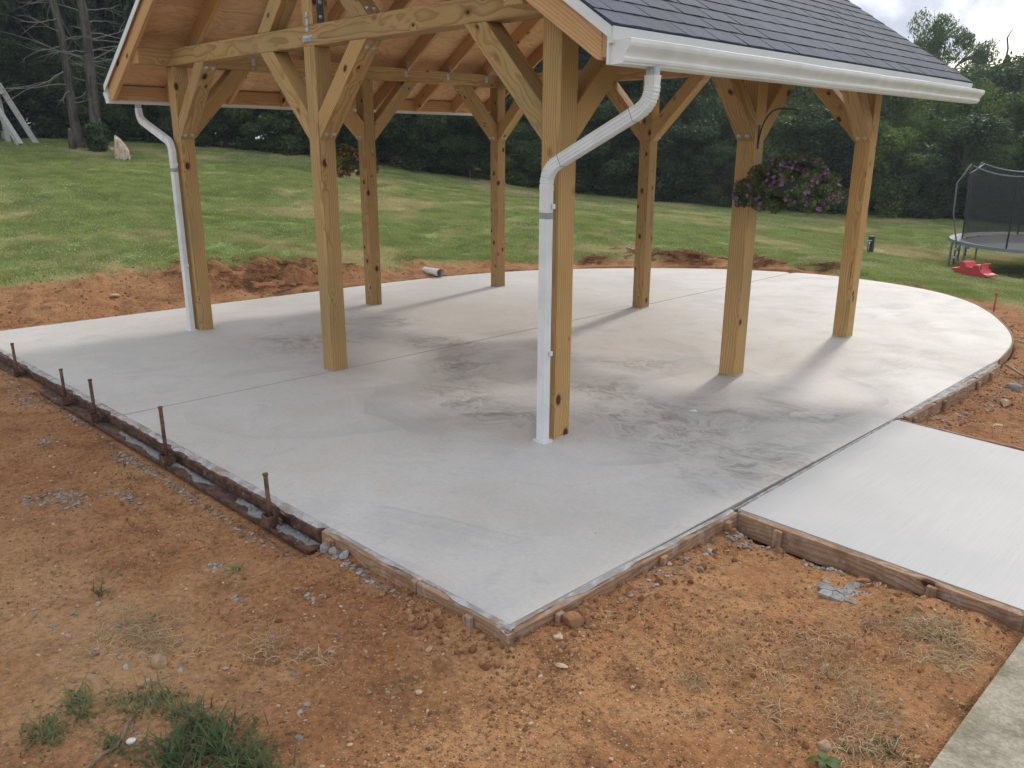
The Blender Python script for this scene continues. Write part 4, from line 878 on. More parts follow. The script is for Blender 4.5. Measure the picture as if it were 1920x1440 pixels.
scatter('clover_flowers', np.c_[cl, ground_h(cl[:, 0], cl[:, 1]) + rng.uniform(.025, .05, len(cl))], me_c, rng.uniform(.3, .85, len(cl)), np.zeros((len(cl), 3)), 'white clover heads dotted through the lawn', 'clover')
print('lawn', len(P_), 'clover', len(cl))
# ------------------------------------------------------------------ loose soil, pebbles, gravel and roots on the bare ground
clods = [rock_mesh('clod', M_CLOD, 50 + k, (1, .85 + .1 * (k % 3), .7), 1, .9) for k in range(6)]
c1 = fan(70000, 1.6, 10.5, -38, 38, 2); cc = c1; dmk = dirt_mask(cc[:, 0], cc[:, 1]); loose = fbm(cc[:, 0], cc[:, 1], 1.6, 3, 61)
edge = np.exp(-(slab_dist(cc[:, 0], cc[:, 1]).clip(0) / .16)); pale_t = np.exp(-((cc[:, 0] - 2.0) / 1.2) ** 2 - ((cc[:, 1] + 3.0) / .6) ** 2)
keep = (dmk > .5) & ~blocked(cc[:, 0], cc[:, 1]) & (rng.uniform(-.35, .5, len(cc)) < loose + edge * .6 - pale_t * .45); cc = cc[keep]
Pc = np.c_[cc, ground_h(cc[:, 0], cc[:, 1])]; dc = np.hypot(cc[:, 0] - CA[0], cc[:, 1] - CA[1]); sc = .0018 + .0052 * rng.power(.35, len(cc)) + .0006 * dc + (rng.uniform(0, 1, len(cc)) < .02) * rng.uniform(.004, .012, len(cc)); sc *= (1 + edge[keep] * .5)
scatter('loose_soil', Pc, clods, sc, rng.uniform(0, 6.28, (len(cc), 3)), 'crumbly red-brown soil clods over the bare ground', 'soil')
lump = [rock_mesh('soil_lump', M_CLOD, 150 + k, (1, .8, .65), 2, .9) for k in range(5)]
lp = np.concatenate([np.c_[rng.normal(x, a, n), rng.normal(y, b_, n)] for x, y, a, b_, n in ((3.6, -1.93, .22, .05, 60), (3.95, -1.5, .05, .2, 60), (4.0, -.7, .06, .3, 40), (4.5, -.42, .35, .04, 40), (4.95, -.6, .12, .12, 30), (4.85, -1.2, .15, .15, 18), (3.0, -1.9, .3, .05, 30), (4.1, 3.0, .08, .7, 70), (4.0, 4.6, .1, .4, 30), (-4.5, 1.6, .45, 1.1, 420), (-5.2, -.1, .8, .7, 330), (-5.0, -1.6, .8, .6, 120), (-2.2, 8.1, .9, .25, 120), (3.6, 6.6, .2, .5, 20))])
lp = lp[(slab_dist(lp[:, 0], lp[:, 1]) > .045) & ~blocked(lp[:, 0], lp[:, 1])]
scatter('soil_lumps', np.c_[lp, ground_h(lp[:, 0], lp[:, 1]) + .001], lump, .006 + .02 * rng.power(.45, len(lp)), rng.uniform(0, 6.28, (len(lp), 3)), 'bigger broken soil lumps heaped along the form boards', 'soil')
peb = [rock_mesh('pebble', M_TAN, 80 + k, (1, .8, .55), 1, .5) for k in range(5)]
c2 = fan(2300, 1.6, 11, -38, 38, 2); c2 = c2[(dirt_mask(c2[:, 0], c2[:, 1]) > .6) & ~blocked(c2[:, 0], c2[:, 1])]; d2 = np.hypot(c2[:, 0] - CA[0], c2[:, 1] - CA[1])
scatter('pale_pebbles', np.c_[c2, ground_h(c2[:, 0], c2[:, 1]) + .001], peb, .0028 + .007 * rng.power(.3, len(c2)) + .0011 * d2, rng.uniform(0, 6.28, (len(c2), 3)) * (.08, .08, 1), 'pale tan pebbles lying on the bare soil', 'pebbles')
chips = [rock_mesh('gravel_chip', M_GRAVEL, 120 + k, (1, .7, .32), 1, .6) for k in range(6)]
GP = [(1.0, -2.42, .20, .09, 90), (1.28, -2.19, .16, .035, 45), (.9, -2.56, .10, .05, 25), (-1.2, -2.02, .25, .07, 50), (-.1, -2.2, .12, .06, 22), (.9, -1.93, .55, .022, 120), (2.1, -1.95, .5, .02, 60), (-.5, -1.9, .35, .04, 60), (-1.6, -1.95, .5, .07, 60), (.54, -1.96, .12, .03, 25), (2.38, -2.2, .05, .04, 14), (2.93, -2.08, .06, .03, 12), (2.76, -2.32, .12, .04, 9),
      (3.05, -1.84, .2, .014, 40), (2.85, -1.83, .12, .02, 30), (2.9, -2.75, .5, .2, 22), (2.4, -2.8, .5, .2, 24), (3.95, -.9, .05, .5, 60), (3.99, -.4, .07, .09, 40), (4.3, -.37, .3, .02, 30), (4.15, 3.2, .10, .9, 90), (4.05, 2.3, .08, .4, 40), (3.3, -2.4, .5, .2, 15), (-4.4, 1.5, .4, 1.2, 60)]
gp = []
for x, y, sx_, sy_, n in GP: gp.append(np.c_[rng.normal(x, sx_ * .6, n), rng.normal(y, sy_ * .6, n)])
gp = np.concatenate(gp); gp = gp[(slab_dist(gp[:, 0], gp[:, 1]) > .03) & ~((gp[:, 1] > -1.865) & (gp[:, 0] < 2.6) & (gp[:, 0] > -.65))]
scatter('grey_gravel', np.c_[gp, ground_h(gp[:, 0], gp[:, 1]) + .002], chips, rng.uniform(.006, .019, len(gp)), rng.uniform(0, 6.28, (len(gp), 3)) * (.07, .07, 1), 'blue-grey crushed gravel strewn in patches beside the form', 'gravel')
# roots and straw
def straw_mesh(name, seed, n, R_, m, curl=1.0, r0=.0011, L=(.03, .085)):
    r = random.Random(seed); V = []; F = []
    for i in range(n):
        a = r.uniform(0, 6.28); d = R_ * math.sqrt(r.random()); x, y = d * math.cos(a), d * math.sin(a); h = r.uniform(0, 6.28); l = r.uniform(*L); k = r.uniform(-1, 1) * curl * 28; z = r.uniform(.001, .010); pts = []; tw = r.uniform(-10, 10); zz = r.uniform(0, .02)
        for j in range(7): pts.append((x, y, z + zz * math.sin(math.pi * j / 6))); x += math.cos(h) * l / 6; y += math.sin(h) * l / 6; h += (k + tw * (j - 3)) * l / 6
        v_, f = tube_geo(pts, [r0 * (1.2 - .9 * j / 6) for j in range(7)], 3, False); q = len(V); V += v_; F += [tuple(q + t for t in ff) for ff in f]
    return mesh(name, V, F, True, m)
sv = [straw_mesh('root_tangle', k, 16, .06, M_STRAW) for k in range(8)]
SP = [(2.66, -2.66, .17, .05, 20), (2.86, -2.68, .07, .05, 9), (2.62, -2.82, .12, .08, 8), (3.25, -2.38, .16, .07, 8), (4.97, -.63, .13, .08, 26), (4.82, -.60, .15, .09, 20), (5.02, -.80, .09, .09, 14), (4.42, -1.48, .05, .04, 6), (4.83, -1.17, .16, .12, 16), (4.46, -1.25, .18, .10, 11), (4.95, -1.25, .09, .12, 13), (5.0, -1.4, .09, .1, 9), (4.6, -.9, .3, .2, 15), (3.0, -2.3, .4, .15, 5), (3.9, -1.5, .1, .2, 4), (-4.3, .6, .12, .2, 6), (-4.2, 1.9, .15, .3, 8), (4.65, -1.0, .2, .15, 14), (4.7, -1.5, .2, .15, 10)]
sp = np.concatenate([np.c_[rng.normal(x, a * .6, n), rng.normal(y, b_ * .6, n)] for x, y, a, b_, n in SP]); sp = sp[(slab_dist(sp[:, 0], sp[:, 1]) > .08) & (sp[:, 0] < 5.07)]
scatter('dry_roots', np.c_[sp, ground_h(sp[:, 0], sp[:, 1]) + .003], sv, rng.uniform(.5, 1.25, len(sp)), rng.uniform(0, 6.28, (len(sp), 3)) * (.03, .03, 1), 'curly dry roots and straw lying on the soil', 'straw')
ch = [straw_mesh('mulch_shred', 40 + k, 40, .09, M_BARKCHIP, .5, .004, (.03, .09)) for k in range(4)]
mp = np.concatenate([np.c_[rng.normal(x, a * .5, n), rng.normal(y, b_ * .5, n)] for x, y, a, b_, n in ((-2.1, 8.15, .9, .28, 70), (-.9, 8.75, .55, .22, 34), (-3.0, 7.2, .35, .35, 22), (.1, 9.0, .5, .2, 16), (-4.6, 1.3, .5, .5, 34), (-4.5, 2.4, .5, .6, 44), (-5.2, 1.9, .4, .5, 16))]); mp = mp[slab_dist(mp[:, 0], mp[:, 1]) > .1]
scatter('torn_sod', np.c_[mp, ground_h(mp[:, 0], mp[:, 1]) + .005], ch, rng.uniform(.6, 1.3, len(mp)), rng.uniform(-.3, .3, (len(mp), 3)) + np.array((0, 0, 3)) * rng.uniform(-1, 1, (len(mp), 1)), 'torn red-brown sod and shredded mulch heaped behind the slab', 'mulch')
# single stones one can point to
ST = [('round buff stone lying beside the dry roots at lower left', 2.946, -2.703, .034, (1.15, .85, .8), M_TAN), ('white chalky stone half hidden in the tall grass', 3.306, -2.94, .014, (1.2, .9, .6), M_PVC), ('flat buff stone just beyond the near slab corner', 3.935, -1.63, .024, (1.0, .8, .55), M_TAN), ('large pale clod of clay against the form near the slab corner', 3.915, -1.52, .045, (1.0, .9, .7), M_CLOD),
      ('angular buff stone left of the near slab corner', 3.653, -2.014, .016, (1.3, .8, .5), M_TAN), ('long flat buff stone below the near slab corner', 4.045, -1.735, .017, (1.6, .7, .35), M_TAN), ('long pinkish flat stone in the soil between the two concretes', 4.709, -1.094, .022, (1.5, .55, .35), M_TAN), ('orange blocky stone beside the weed at the bottom edge', 4.895, -1.50, .021, (1.2, .9, .8), M_TAN),
      ('rusty flat stone under the sidewalk form board', 4.55, -.375, .03, (1.3, .6, .5), M_CLOD), ('broken buff stone by itself in the middle foreground', 3.80, -2.18, .014, (1, .9, .6), M_TAN), ('grey-white pebble right of the grass tuft', 3.72, -2.25, .010, (1, .8, .7), M_GRAVEL), ('pinkish cobble lying beside the pale form board', 4.2, 3.05, .045, (1.4, .8, .6), M_TAN), ('dark lump of mortar beside the pale form board', 4.14, 3.5, .05, (1.2, .9, .7), M_MUD), ('flat stone in the soil right of the pale form board', 4.3, 2.5, .035, (1.5, .8, .4), M_TAN),
      ('grey cement lump against the first wooden form board', 2.665, -1.815, .034, (.9, .8, 1.0), M_MUD), ('round cement lump second in the row by the form board', 2.74, -1.818, .025, (1, .9, .9), M_MUD), ('flattened cement lump third in the row by the form board', 2.82, -1.815, .024, (1.4, .8, .7), M_MUD), ('tan cobble on the sod heap behind the left posts', -4.15, 2.05, .05, (1.1, .9, .7), M_TAN), ('pale cobble on the bare soil left of the white downspout', -4.6, -.1, .05, (1.2, .9, .6), M_TAN)]
for i, (lab, x, y, r, s3, m) in enumerate(ST):
    o = link('stone', rock_mesh('stone', m, 200 + i, s3, 3, .12)); o.scale = (r,) * 3; o.location = (x, y, gz(x, y) + r * s3[2] * .45); o.rotation_euler = (0.1, -.1, i * 1.3); tag(o, lab, 'stone')
# cracked grey puddle of dried slurry
R_ = thing('dried_slurry', 'cracked grey patch of dried cement slurry on the red soil', 'dried cement', (4.53, -.50, gz(4.53, -.50)))
r = random.Random(4); pts = [(r.uniform(-.075, .075), r.uniform(-.085, .085)) for _ in range(30)]; pts = [p for p in pts if abs(p[0]) / .085 + abs(p[1]) / .1 < 1.15]
def clip(poly, a, b_):
    mx_, my_ = (a[0] + b_[0]) / 2, (a[1] + b_[1]) / 2; nx, ny = b_[0] - a[0], b_[1] - a[1]; o = []
    for i in range(len(poly)):
        p, q = poly[i], poly[(i + 1) % len(poly)]; dp = (p[0] - mx_) * nx + (p[1] - my_) * ny; dq = (q[0] - mx_) * nx + (q[1] - my_) * ny
        if dp <= 0: o.append(p)
        if dp * dq < 0: t = dp / (dp - dq); o.append((p[0] + (q[0] - p[0]) * t, p[1] + (q[1] - p[1]) * t))
    return o
for i, a in enumerate(pts):
    poly = [(a[0] - .035, a[1] - .035), (a[0] + .035, a[1] - .035), (a[0] + .035, a[1] + .035), (a[0] - .035, a[1] + .035)]
    for j, b_ in enumerate(pts):
        if j != i: poly = clip(poly, a, b_)
        if len(poly) < 3: break
    if len(poly) < 3: continue
    cx = sum(p[0] for p in poly) / len(poly); cy = sum(p[1] for p in poly) / len(poly); poly = [(cx + (p[0] - cx) * .93, cy + (p[1] - cy) * .93) for p in poly]
    zc = float(base_h(np.array([4.53 + cx]), np.array([-.5 + cy]))[0]) - gz(4.53, -.5) + .008; bm = bmesh.new(); t_ = r.uniform(-.002, .002); A_ = [bm.verts.new((p[0], p[1], zc + t_)) for p in poly]; B_ = [bm.verts.new((p[0], p[1], zc - .014)) for p in poly]; bm.faces.new(A_); n = len(poly)
    for k in range(n): bm.faces.new((A_[k], B_[k], B_[(k + 1) % n], A_[(k + 1) % n]))
    link('slurry_plate', bm_mesh('slurry_plate', bm, M_MUD), None, R_)
tag(tube('paint_stick', [(4.475, -.225, gz(4.475, -.225) + .012), (4.515, -.24, gz(4.515, -.24) + .014)], .006, M_PVC), 'short white plastic stub lying by the sidewalk form board', 'plastic stub')
tag(plank('paper_scrap', [(2.765, 1.03, slabz(2.77, 1.03) + .002), (2.80, 1.065, slabz(2.8, 1.065) + .009), (2.825, 1.05, slabz(2.8, 1.05) + .002), (2.79, 1.018, slabz(2.79, 1.02) + .003)], (0, 0, .0015), (1, 1, 0), M_PVC, None, 0), 'small white scrap lying on the concrete', 'paper scrap')
# stick and weeds, tall grass at the lower left
sx3 = [(3.19, -2.885), (3.235, -2.925), (3.27, -2.95), (3.30, -2.985), (3.315, -3.03), (3.34, -3.08), (3.37, -3.13)]
tag(tube('fallen_stick', [(x, y, gz(x, y) + .012 + .008 * math.sin(i * 1.7)) for i, (x, y) in enumerate(sx3)], [.004, .0055, .0055, .0065, .0065, .0075, .007], M_STICK, None, 7), 'bent dead stick poking out of the tall grass', 'stick')
def long_grass(name, label, spots, seed, hmin=.04, hmax=.15, wd=.0066, m=M_WEED, cat='grass'):
    r = np.random.default_rng(seed); V = []; F = []
    for cx, cy, sx_, sy_, n, hs in spots:
        for i in range(n):
            x = r.normal(cx, sx_ * .55); y = r.normal(cy, sy_ * .55)
            if slab_dist(np.array([x]), np.array([y]))[0] < .06: continue
            z = float(base_h(np.array([x]), np.array([y]))[0]) - .004; h = r.uniform(hmin, hmax) * hs; t = r.uniform(0, 6.28); bend_ = r.uniform(.3, 1.5); px_, py_ = math.cos(t + 1.57), math.sin(t + 1.57); w_ = wd * r.uniform(.5, 1.3); k = len(V); N = 6; L = h; th = r.uniform(.1, 1.15); xx, yy, zz = x, y, z
            for j in range(N):
                ww = w_ * (1 - (j / (N - 1)) ** 1.6) * .5 + .0002; V.append((xx - px_ * ww, yy - py_ * ww, zz)); V.append((xx + px_ * ww, yy + py_ * ww, zz)); xx += math.cos(t) * math.sin(th) * L / N * 1.2; yy += math.sin(t) * math.sin(th) * L / N * 1.2; zz += math.cos(th) * L / N * 1.2; th += bend_ / N * 1.3
            for j in range(N - 1): F.append((k + 2 * j, k + 2 * j + 1, k + 2 * j + 3, k + 2 * j + 2))
    return tag(link(name, npmesh(name, V, F, m)), label, cat, None, 'stuff')
long_grass('tall_grass', 'dense dark green grass growing in at the bottom left', [(3.17, -2.80, .10, .05, 130, .65), (3.08, -2.88, .12, .05, 90, .5), (3.30, -2.77, .09, .05, 90, .7), (3.42, -2.77, .08, .06, 120, .85), (3.54, -2.78, .08, .07, 140, .9), (3.66, -2.75, .08, .05, 120, .85), (3.50, -2.88, .12, .06, 150, .95), (3.74, -2.76, .09, .06, 90, .75), (3.6, -2.7, .22, .10, 60, .4), (3.3, -2.98, .1, .05, 60, .6), (3.45, -2.74, .2, .1, 60, .45), (3.02, -3.0, .08, .04, 70, .7), (3.05, -3.12, .1, .05, 80, .7), (2.95, -2.98, .07, .03, 40, .7)], 5)
long_grass('grass_tuft', 'small lying sprig of green grass on the pale compacted soil', [(2.22, -2.66, .06, .02, 34, .42)], 6)
long_grass('grass_tuft', 'sparse green blades growing between gravel chips at left', [(2.50, -2.17, .07, .035, 16, .5), (2.62, -2.24, .06, .03, 10, .45)], 7)
long_grass('grass_tuft', 'single little grass tuft in the middle of the foreground soil', [(3.737, -2.189, .03, .02, 14, .38)], 8)
long_grass('grass_tuft', 'thin grass tuft left of the near slab corner', [(3.016, -1.954, .02, .015, 8, .4)], 9)
long_grass('grass_tuft', 'tiny grass sprout in gravel by the steel form', [(1.0, -2.05, .05, .03, 8, .5), (.75, -2.0, .02, .01, 5, .5)], 10)
long_grass('moss_weeds', 'low dull green weeds beside the old concrete walkway at the bottom', [(5.03, -1.38, .07, .07, 420, .3), (4.98, -1.48, .08, .05, 240, .3), (5.08, -1.25, .03, .05, 60, .25)], 12, wd=.006)
# broad-leaved weed at the bottom edge and a small sprout
def weed(label, x, y, n, L, seed):
    r = random.Random(seed); R_ = thing('weed', label, 'weed', (x, y, gz(x, y)))
    for i in range(n):
        a = i * 2.4 + r.uniform(-.3, .3); e = r.uniform(.25, .7); V = []; F = []; N = 7; l = L * r.uniform(.7, 1.1)
        for j in range(N):
            t = j / (N - 1); w_ = l * .23 * math.sin(math.pi * min(.98, t * .9 + .07)) ; rr = l * t; z = l * (math.sin(e) * t - .55 * t * t) + .012
            for s, dz in ((-1, .15), (0, 0), (1, .15)): V.append((math.cos(a) * rr - math.sin(a) * w_ * s, math.sin(a) * rr + math.cos(a) * w_ * s, z + dz * w_))
        for j in range(N - 1):
            for k in (0, 1): F.append((3 * j + k, 3 * j + k + 1, 3 * j + k + 4, 3 * j + k + 3))
        link('leaf', mesh('leaf', V, F, True, M_VINE), None, R_)
weed('broad-leaved green weed at the bottom edge beside the orange stone', 4.925, -1.575, 6, .06, 1)
weed('tiny green sprout near the sidewalk form board', 4.02, -.80, 5, .022, 2)
#@FAR
# ------------------------------------------------------------------ trees
def leaves(rg, C, n, R_, size, updown=.25, clump=1):
    """n leaf quads around centres C (k,4: x,y,z,r) spread through each lobe's outer volume"""
    k = rg.integers(0, len(C), n); c = C[k]; d = rg.normal(size=(n, 3)); d /= np.linalg.norm(d, axis=1)[:, None]
    rr = c[:, 3] * (rg.uniform(.25, 1, n) ** .45) * rg.uniform(.85, 1.12, n); p = c[:, :3] + d * rr[:, None] * np.array((1, 1, .8))
    nrm = d * .6 + rg.normal(size=(n, 3)) * .6 + np.array((0, 0, updown)); nrm /= np.linalg.norm(nrm, axis=1)[:, None]
    a = np.cross(nrm, rg.normal(size=(n, 3))); a /= np.linalg.norm(a, axis=1)[:, None]; b_ = np.cross(nrm, a); s = size * rg.uniform(.55, 1.3, n)[:, None]
    V = np.stack([p - a * s, p - b_ * s * .45 - nrm * s * .12, p + a * s, p + b_ * s * .45 + nrm * s * .12], 1); return V
def crown_mesh(name, seed, kind, nleaf, size, m):
    """unit crown: about 1 tall (z 0..1) and 1 wide"""
    rg = np.random.default_rng(seed); C = []
    if kind == 'skirt':                                      # dense to the ground, lumpy
        for i in range(46):
            z = rg.uniform(.04, .92); r = .40 * math.sqrt(max(.05, 1 - ((z - .40) / .62) ** 2)) ; a = rg.uniform(0, 6.28); q = r * rg.uniform(.25, .95); C.append((q * math.cos(a), q * math.sin(a), z, rg.uniform(.09, .17)))
    elif kind == 'round':                                    # clear stem below, rounded crown
        for i in range(40):
            z = rg.uniform(.30, .92); r = .44 * math.sqrt(max(.05, 1 - ((z - .60) / .36) ** 2)); a = rg.uniform(0, 6.28); q = r * rg.uniform(.1, .95); C.append((q * math.cos(a), q * math.sin(a), z, rg.uniform(.08, .15)))
    elif kind == 'open':                                     # airy crown with sky gaps
        for i in range(44):
            z = rg.uniform(.22, .96); r = .46 * math.sqrt(max(.04, 1 - ((z - .56) / .46) ** 2)); a = rg.uniform(0, 6.28); q = r * rg.uniform(.3, 1.0); C.append((q * math.cos(a), q * math.sin(a), z, rg.uniform(.055, .115)))
    elif kind == 'cone':
        for i in range(46):
            z = rg.uniform(.05, .95); r = .34 * (1 - z) ** .9 + .03; a = rg.uniform(0, 6.28); q = r * rg.uniform(.2, 1); C.append((q * math.cos(a), q * math.sin(a), z, .035 + .10 * (1 - z)))
    V = leaves(rg, np.array(C), nleaf, 1, size); n = len(V)
    return npmesh(name, V.reshape(-1, 3), np.arange(n * 4).reshape(n, 4), m), C
def limb_mesh(name, seed, C, h0, m, bare=0):
    r = random.Random(seed); V = []; F = []
    def add(pts, rr, n=7):
        v_, f = tube_geo(pts, rr, n, False); q = len(V); V.extend(v_); F.extend([tuple(q + t for t in ff) for ff in f])
    top = .86; pts = [(.02 * math.sin(i * 1.1 + seed), .02 * math.cos(i * 1.7 + seed) - .02 * math.cos(seed), top * i / 8 - .02) for i in range(9)]; add(pts, [.030 - .0030 * i for i in range(9)], 9)
    for c in r.sample(list(C), min(len(C), 18)):
        z0 = max(h0, c[2] - r.uniform(.12, .28)); p0 = Vector((0, 0, z0)); p3 = Vector(c[:3]); mid = p0.lerp(p3, .5) + Vector((0, 0, .04)); add([p0, p0.lerp(mid, .5), mid, p3], [.010, .008, .006, .0025], 5)
        for k in range(2): e = p3 + Vector((r.uniform(-.1, .1), r.uniform(-.1, .1), r.uniform(-.02, .1))); add([mid, mid.lerp(e, .6), e], [.005, .003, .001], 4)
    return mesh(name, V, F, True, m)
CR = {}
for key, kind, n, sz_, mi in (('s0', 'skirt', 26000, .0155, 0), ('s1', 'skirt', 24000, .017, 1), ('s2', 'skirt', 22000, .016, 2), ('r0', 'round', 22000, .0125, 1), ('r1', 'round', 20000, .013, 0), ('o0', 'open', 24000, .0105, 2), ('o1', 'open', 19000, .011, 1), ('c0', 'cone', 15000, .011, 0)):
    me, C = crown_mesh('crown', hash_ := sum(map(ord, key)), kind, n, sz_, M_LEAF[mi]); CR[key] = (me, limb_mesh('trunk', hash_, C, .12 if kind != 'round' else .28, M_BARK))
def tree(x, y, key, H, Wd, label, group='trees in the wood behind the lawn', rz=None, name='tree', sink=.0, cat='tree'):
    me, tr = CR[key]; z = float(base_h(np.array([x]), np.array([y]))[0]) - sink; T = thing(name, label, cat, (x, y, z), (0, 0, random.uniform(0, 6.28) if rz is None else rz), group)
    c = link('crown', me, None, T); c.scale = (Wd, Wd, H); t_ = link('trunk', tr, None, T); t_.scale = (Wd * .8, Wd * .8, H); return T
def polar(px, D):
    th = math.atan((px - 960) / 1593.0) + YAW; return CAMPOS.x + D * math.sin(th), CAMPOS.y + D * math.cos(th)
# distance of the wood's edge seen from the patio, by bearing
BX = [-700, -300, 0, 250, 620, 940, 1300, 1560, 1800, 2100, 2600]; BD = [26, 27, 28, 28, 27, 27, 27, 27, 28, 29, 30]
edge_d = lambda px: float(np.interp(px, BX, BD))
LAB = {'s0': 'dark green tree', 's1': 'mid green bushy tree', 's2': 'lighter green leafy tree', 'r0': 'round-headed tree', 'r1': 'dark round-headed tree', 'o0': 'airy light green tree with sky showing between branches', 'o1': 'thin-crowned tree with sky showing between branches'}
rt = random.Random(12)
PHR = [(-1e9, -60, 'beyond the left edge of the view'), (-60, 90, 'behind the white playset'), (90, 210, 'behind the two bare trunks'), (210, 330, 'behind the pale stump'), (330, 450, 'just right of the left front post'), (450, 575, 'between left and middle front posts'), (575, 665, 'behind the middle front post'), (665, 760, 'behind the left middle post'), (760, 870, 'left of the far left corner post'), (870, 990, 'behind the far left corner post'), (990, 1100, 'behind the near corner post'), (1100, 1180, 'right of the near corner post'), (1180, 1270, 'behind the middle far post'), (1270, 1370, 'left of the purple flowers'), (1370, 1500, 'behind the purple flower basket'), (1500, 1620, 'behind the right far post'), (1620, 1720, 'above the short tap post'), (1720, 1830, 'left of the trampoline'), (1830, 1960, 'behind the trampoline'), (1960, 1e9, 'beyond the right edge of the view')]
def ph(px_): return next(t for a, b_, t in PHR if a <= px_ < b_)
px = -620
while px < 2500:                                             # undergrowth at the edge
    D = edge_d(px) + rt.uniform(.9, 2.0); x, y = polar(px, D); H = rt.uniform(2.0, 3.4); k = rt.choice(['s0', 's0', 's1', 's1', 's2' if px > 900 else 's0']); tree(x, y, k, H, H * rt.uniform(1.0, 1.4), {'s0': 'dark leafy shrub at the lawn edge ', 's1': 'mid green shrub at the lawn edge ', 's2': 'lighter green shrub at the lawn edge '}[k] + ph(px), 'shrubs along the lawn edge', name='shrub', cat='shrub'); px += rt.uniform(58, 92)
px = -700
while px < 2600:                                             # main row
    D = edge_d(px) + rt.uniform(3.2, 5.0); x, y = polar(px, D); left = px < 1000
    H = rt.uniform(10.5, 13) if px < 750 else (rt.uniform(6.5, 8) if px < 1350 else rt.uniform(4.2, 5.2)); k = rt.choice(['s0', 's1', 's0', 'r1'] if left else ['s1', 's2', 's0', 's2']); tree(x, y, k, H, min(H * .8, rt.uniform(4.6, 6.2)), LAB[k] + ' leading the wood ' + ph(px)); px += rt.uniform(120, 170)
px = -700
while px < 2600:                                             # behind
    D = edge_d(px) + rt.uniform(8.5, 11.5); x, y = polar(px, D)
    H = rt.uniform(13, 15.5) if px < 750 else (rt.uniform(8, 9.5) if px < 1350 else rt.uniform(4.6, 5.6)); k = rt.choice(['s0', 's1', 'r0', 's0']); tree(x, y, k, H, rt.uniform(5.5, 7), LAB[k] + ' in the wood\'s second row ' + ph(px)); px += rt.uniform(130, 170)
px = -900
while px < 2700:                                             # closing row deep in the wood
    D = edge_d(px) + rt.uniform(16, 20); x, y = polar(px, D); H = rt.uniform(13, 16) if px < 750 else (9 if px < 1350 else rt.uniform(5.0, 6.0)); k = rt.choice(['s0', 's0', 's1']); tree(x, y, k, H, rt.uniform(7.5, 9), LAB[k] + ' deep in the wood ' + ph(px)); px += rt.uniform(130, 165)
# the ones that stand out against the sky on the right
def single(px, D, ytop, wpx, key, label, name='tree', rz=0.0):
    x, y = polar(px, D); z0 = float(base_h(np.array([x]), np.array([y]))[0]); v__ = (720 - ytop) / 1527.6; dep = D * math.cos(math.atan((px - 960) / 1593.0)); zt_ = 1.82 + (v__ * .9587 - .2846) / (.9587 + v__ * .2846) * dep; return tree(x, y, key, zt_ - z0, wpx / 1527.6 * dep, label, None, rz, name), zt_, (x, y)
single(1744, 47, 24, 185, 'o0', 'tall airy tree against the sky just above the far corner of the roof', rz=1.0)
single(1708, 48, 70, 120, 'o1', 'shorter airy tree left of the tallest one, partly hidden by the roof', rz=2.2)
single(1800, 42, 150, 130, 'o0', 'low pale green tree between the tall airy tree and the bare-topped one', rz=4.0)
T_, ztop, (tx, ty) = single(1857, 40, 92, 110, 'c0', 'narrow dark vine-clad tree with a bare dead tip against the sky', rz=.5)
V, F = tube_geo([(0, 0, ztop - T_.location.z - .9), (.03, .02, ztop - T_.location.z + .1), (-.05, .05, ztop - T_.location.z + .5), (.07, .0, ztop - T_.location.z + .8), (-.03, -.03, ztop - T_.location.z + .95)], [.05, .035, .028, .018, .008], 6); link('dead_tip', mesh('dead_tip', V, F, True, M_BARK), None, T_)
single(1895, 44, 128, 110, 'o1', 'thin tree right of the bare-topped one', rz=3.0)
single(1930, 36, 78, 110, 'o0', 'airy light green tree cut by the right edge of the view', rz=5.2)
single(1990, 38, 110, 200, 'r0', 'round-headed tree just beyond the right edge of the view', rz=1.3)
single(1660, 34, 190, 200, 's2', 'lighter green tree whose crown bulges out below the gutter end', rz=2.0)
# two bare-limbed trunks at left with dead branches, in front of the wood
def bare_tree(label, x, y, H, lean, seed, r0=.17):
    r = random.Random(seed); z = float(base_h(np.array([x]), np.array([y]))[0]) - .05; T = thing('tree', label, 'tree', (x, y, z)); V = []; F = []
    def add(pts, rr, n=7):
        v_, f = tube_geo(pts, rr, n, False); q = len(V); V.extend(v_); F.extend([tuple(q + t for t in ff) for ff in f])
    pts = [Vector((lean[0] * (i / 9) + .06 * math.sin(i * 1.3 + seed), lean[1] * (i / 9) + .05 * math.cos(i + seed), H * i / 9)) for i in range(10)]; add(pts, [r0 * (1.25 if i == 0 else 1) * (1 - .07 * i) for i in range(10)], 10)
    link('trunk', mesh('trunk', V, F, True, M_BARK), None, T); V = []; F = []
    for i in range(46):
        t = r.uniform(.16, .98); p = pts[int(t * 9)].lerp(pts[min(9, int(t * 9) + 1)], t * 9 % 1); a = r.uniform(0, 6.28); l = r.uniform(.7, 2.4); e = r.uniform(-.25, .45); q = [p]; d = Vector((math.cos(a), math.sin(a), e))
        for k in range(6): d = (d + Vector((r.uniform(-.3, .3), r.uniform(-.3, .3), r.uniform(-.28, .22)))).normalized(); q.append(q[-1] + d * l / 6)
        add(q, [.020 * (1 - k * .13) for k in range(7)], 4)
        for b_ in range(3):
            k = r.randint(2, 5); d2 = (q[k] - q[k - 1]).normalized() + Vector((r.uniform(-.7, .7), r.uniform(-.7, .7), r.uniform(-.5, .4))); q2 = [q[k]]
            for j in range(3): d2 = (d2 + Vector((r.uniform(-.3, .3),) * 3)).normalized(); q2.append(q2[-1] + d2 * l * .14)
            add(q2, [.009, .007, .005, .002], 3)
    link('dead_branches', mesh('dead_branches', V, F, True, M_TWIG), None, T); return T
M_TWIG = plain('bleached_twigs', (.20, .19, .165), .9)
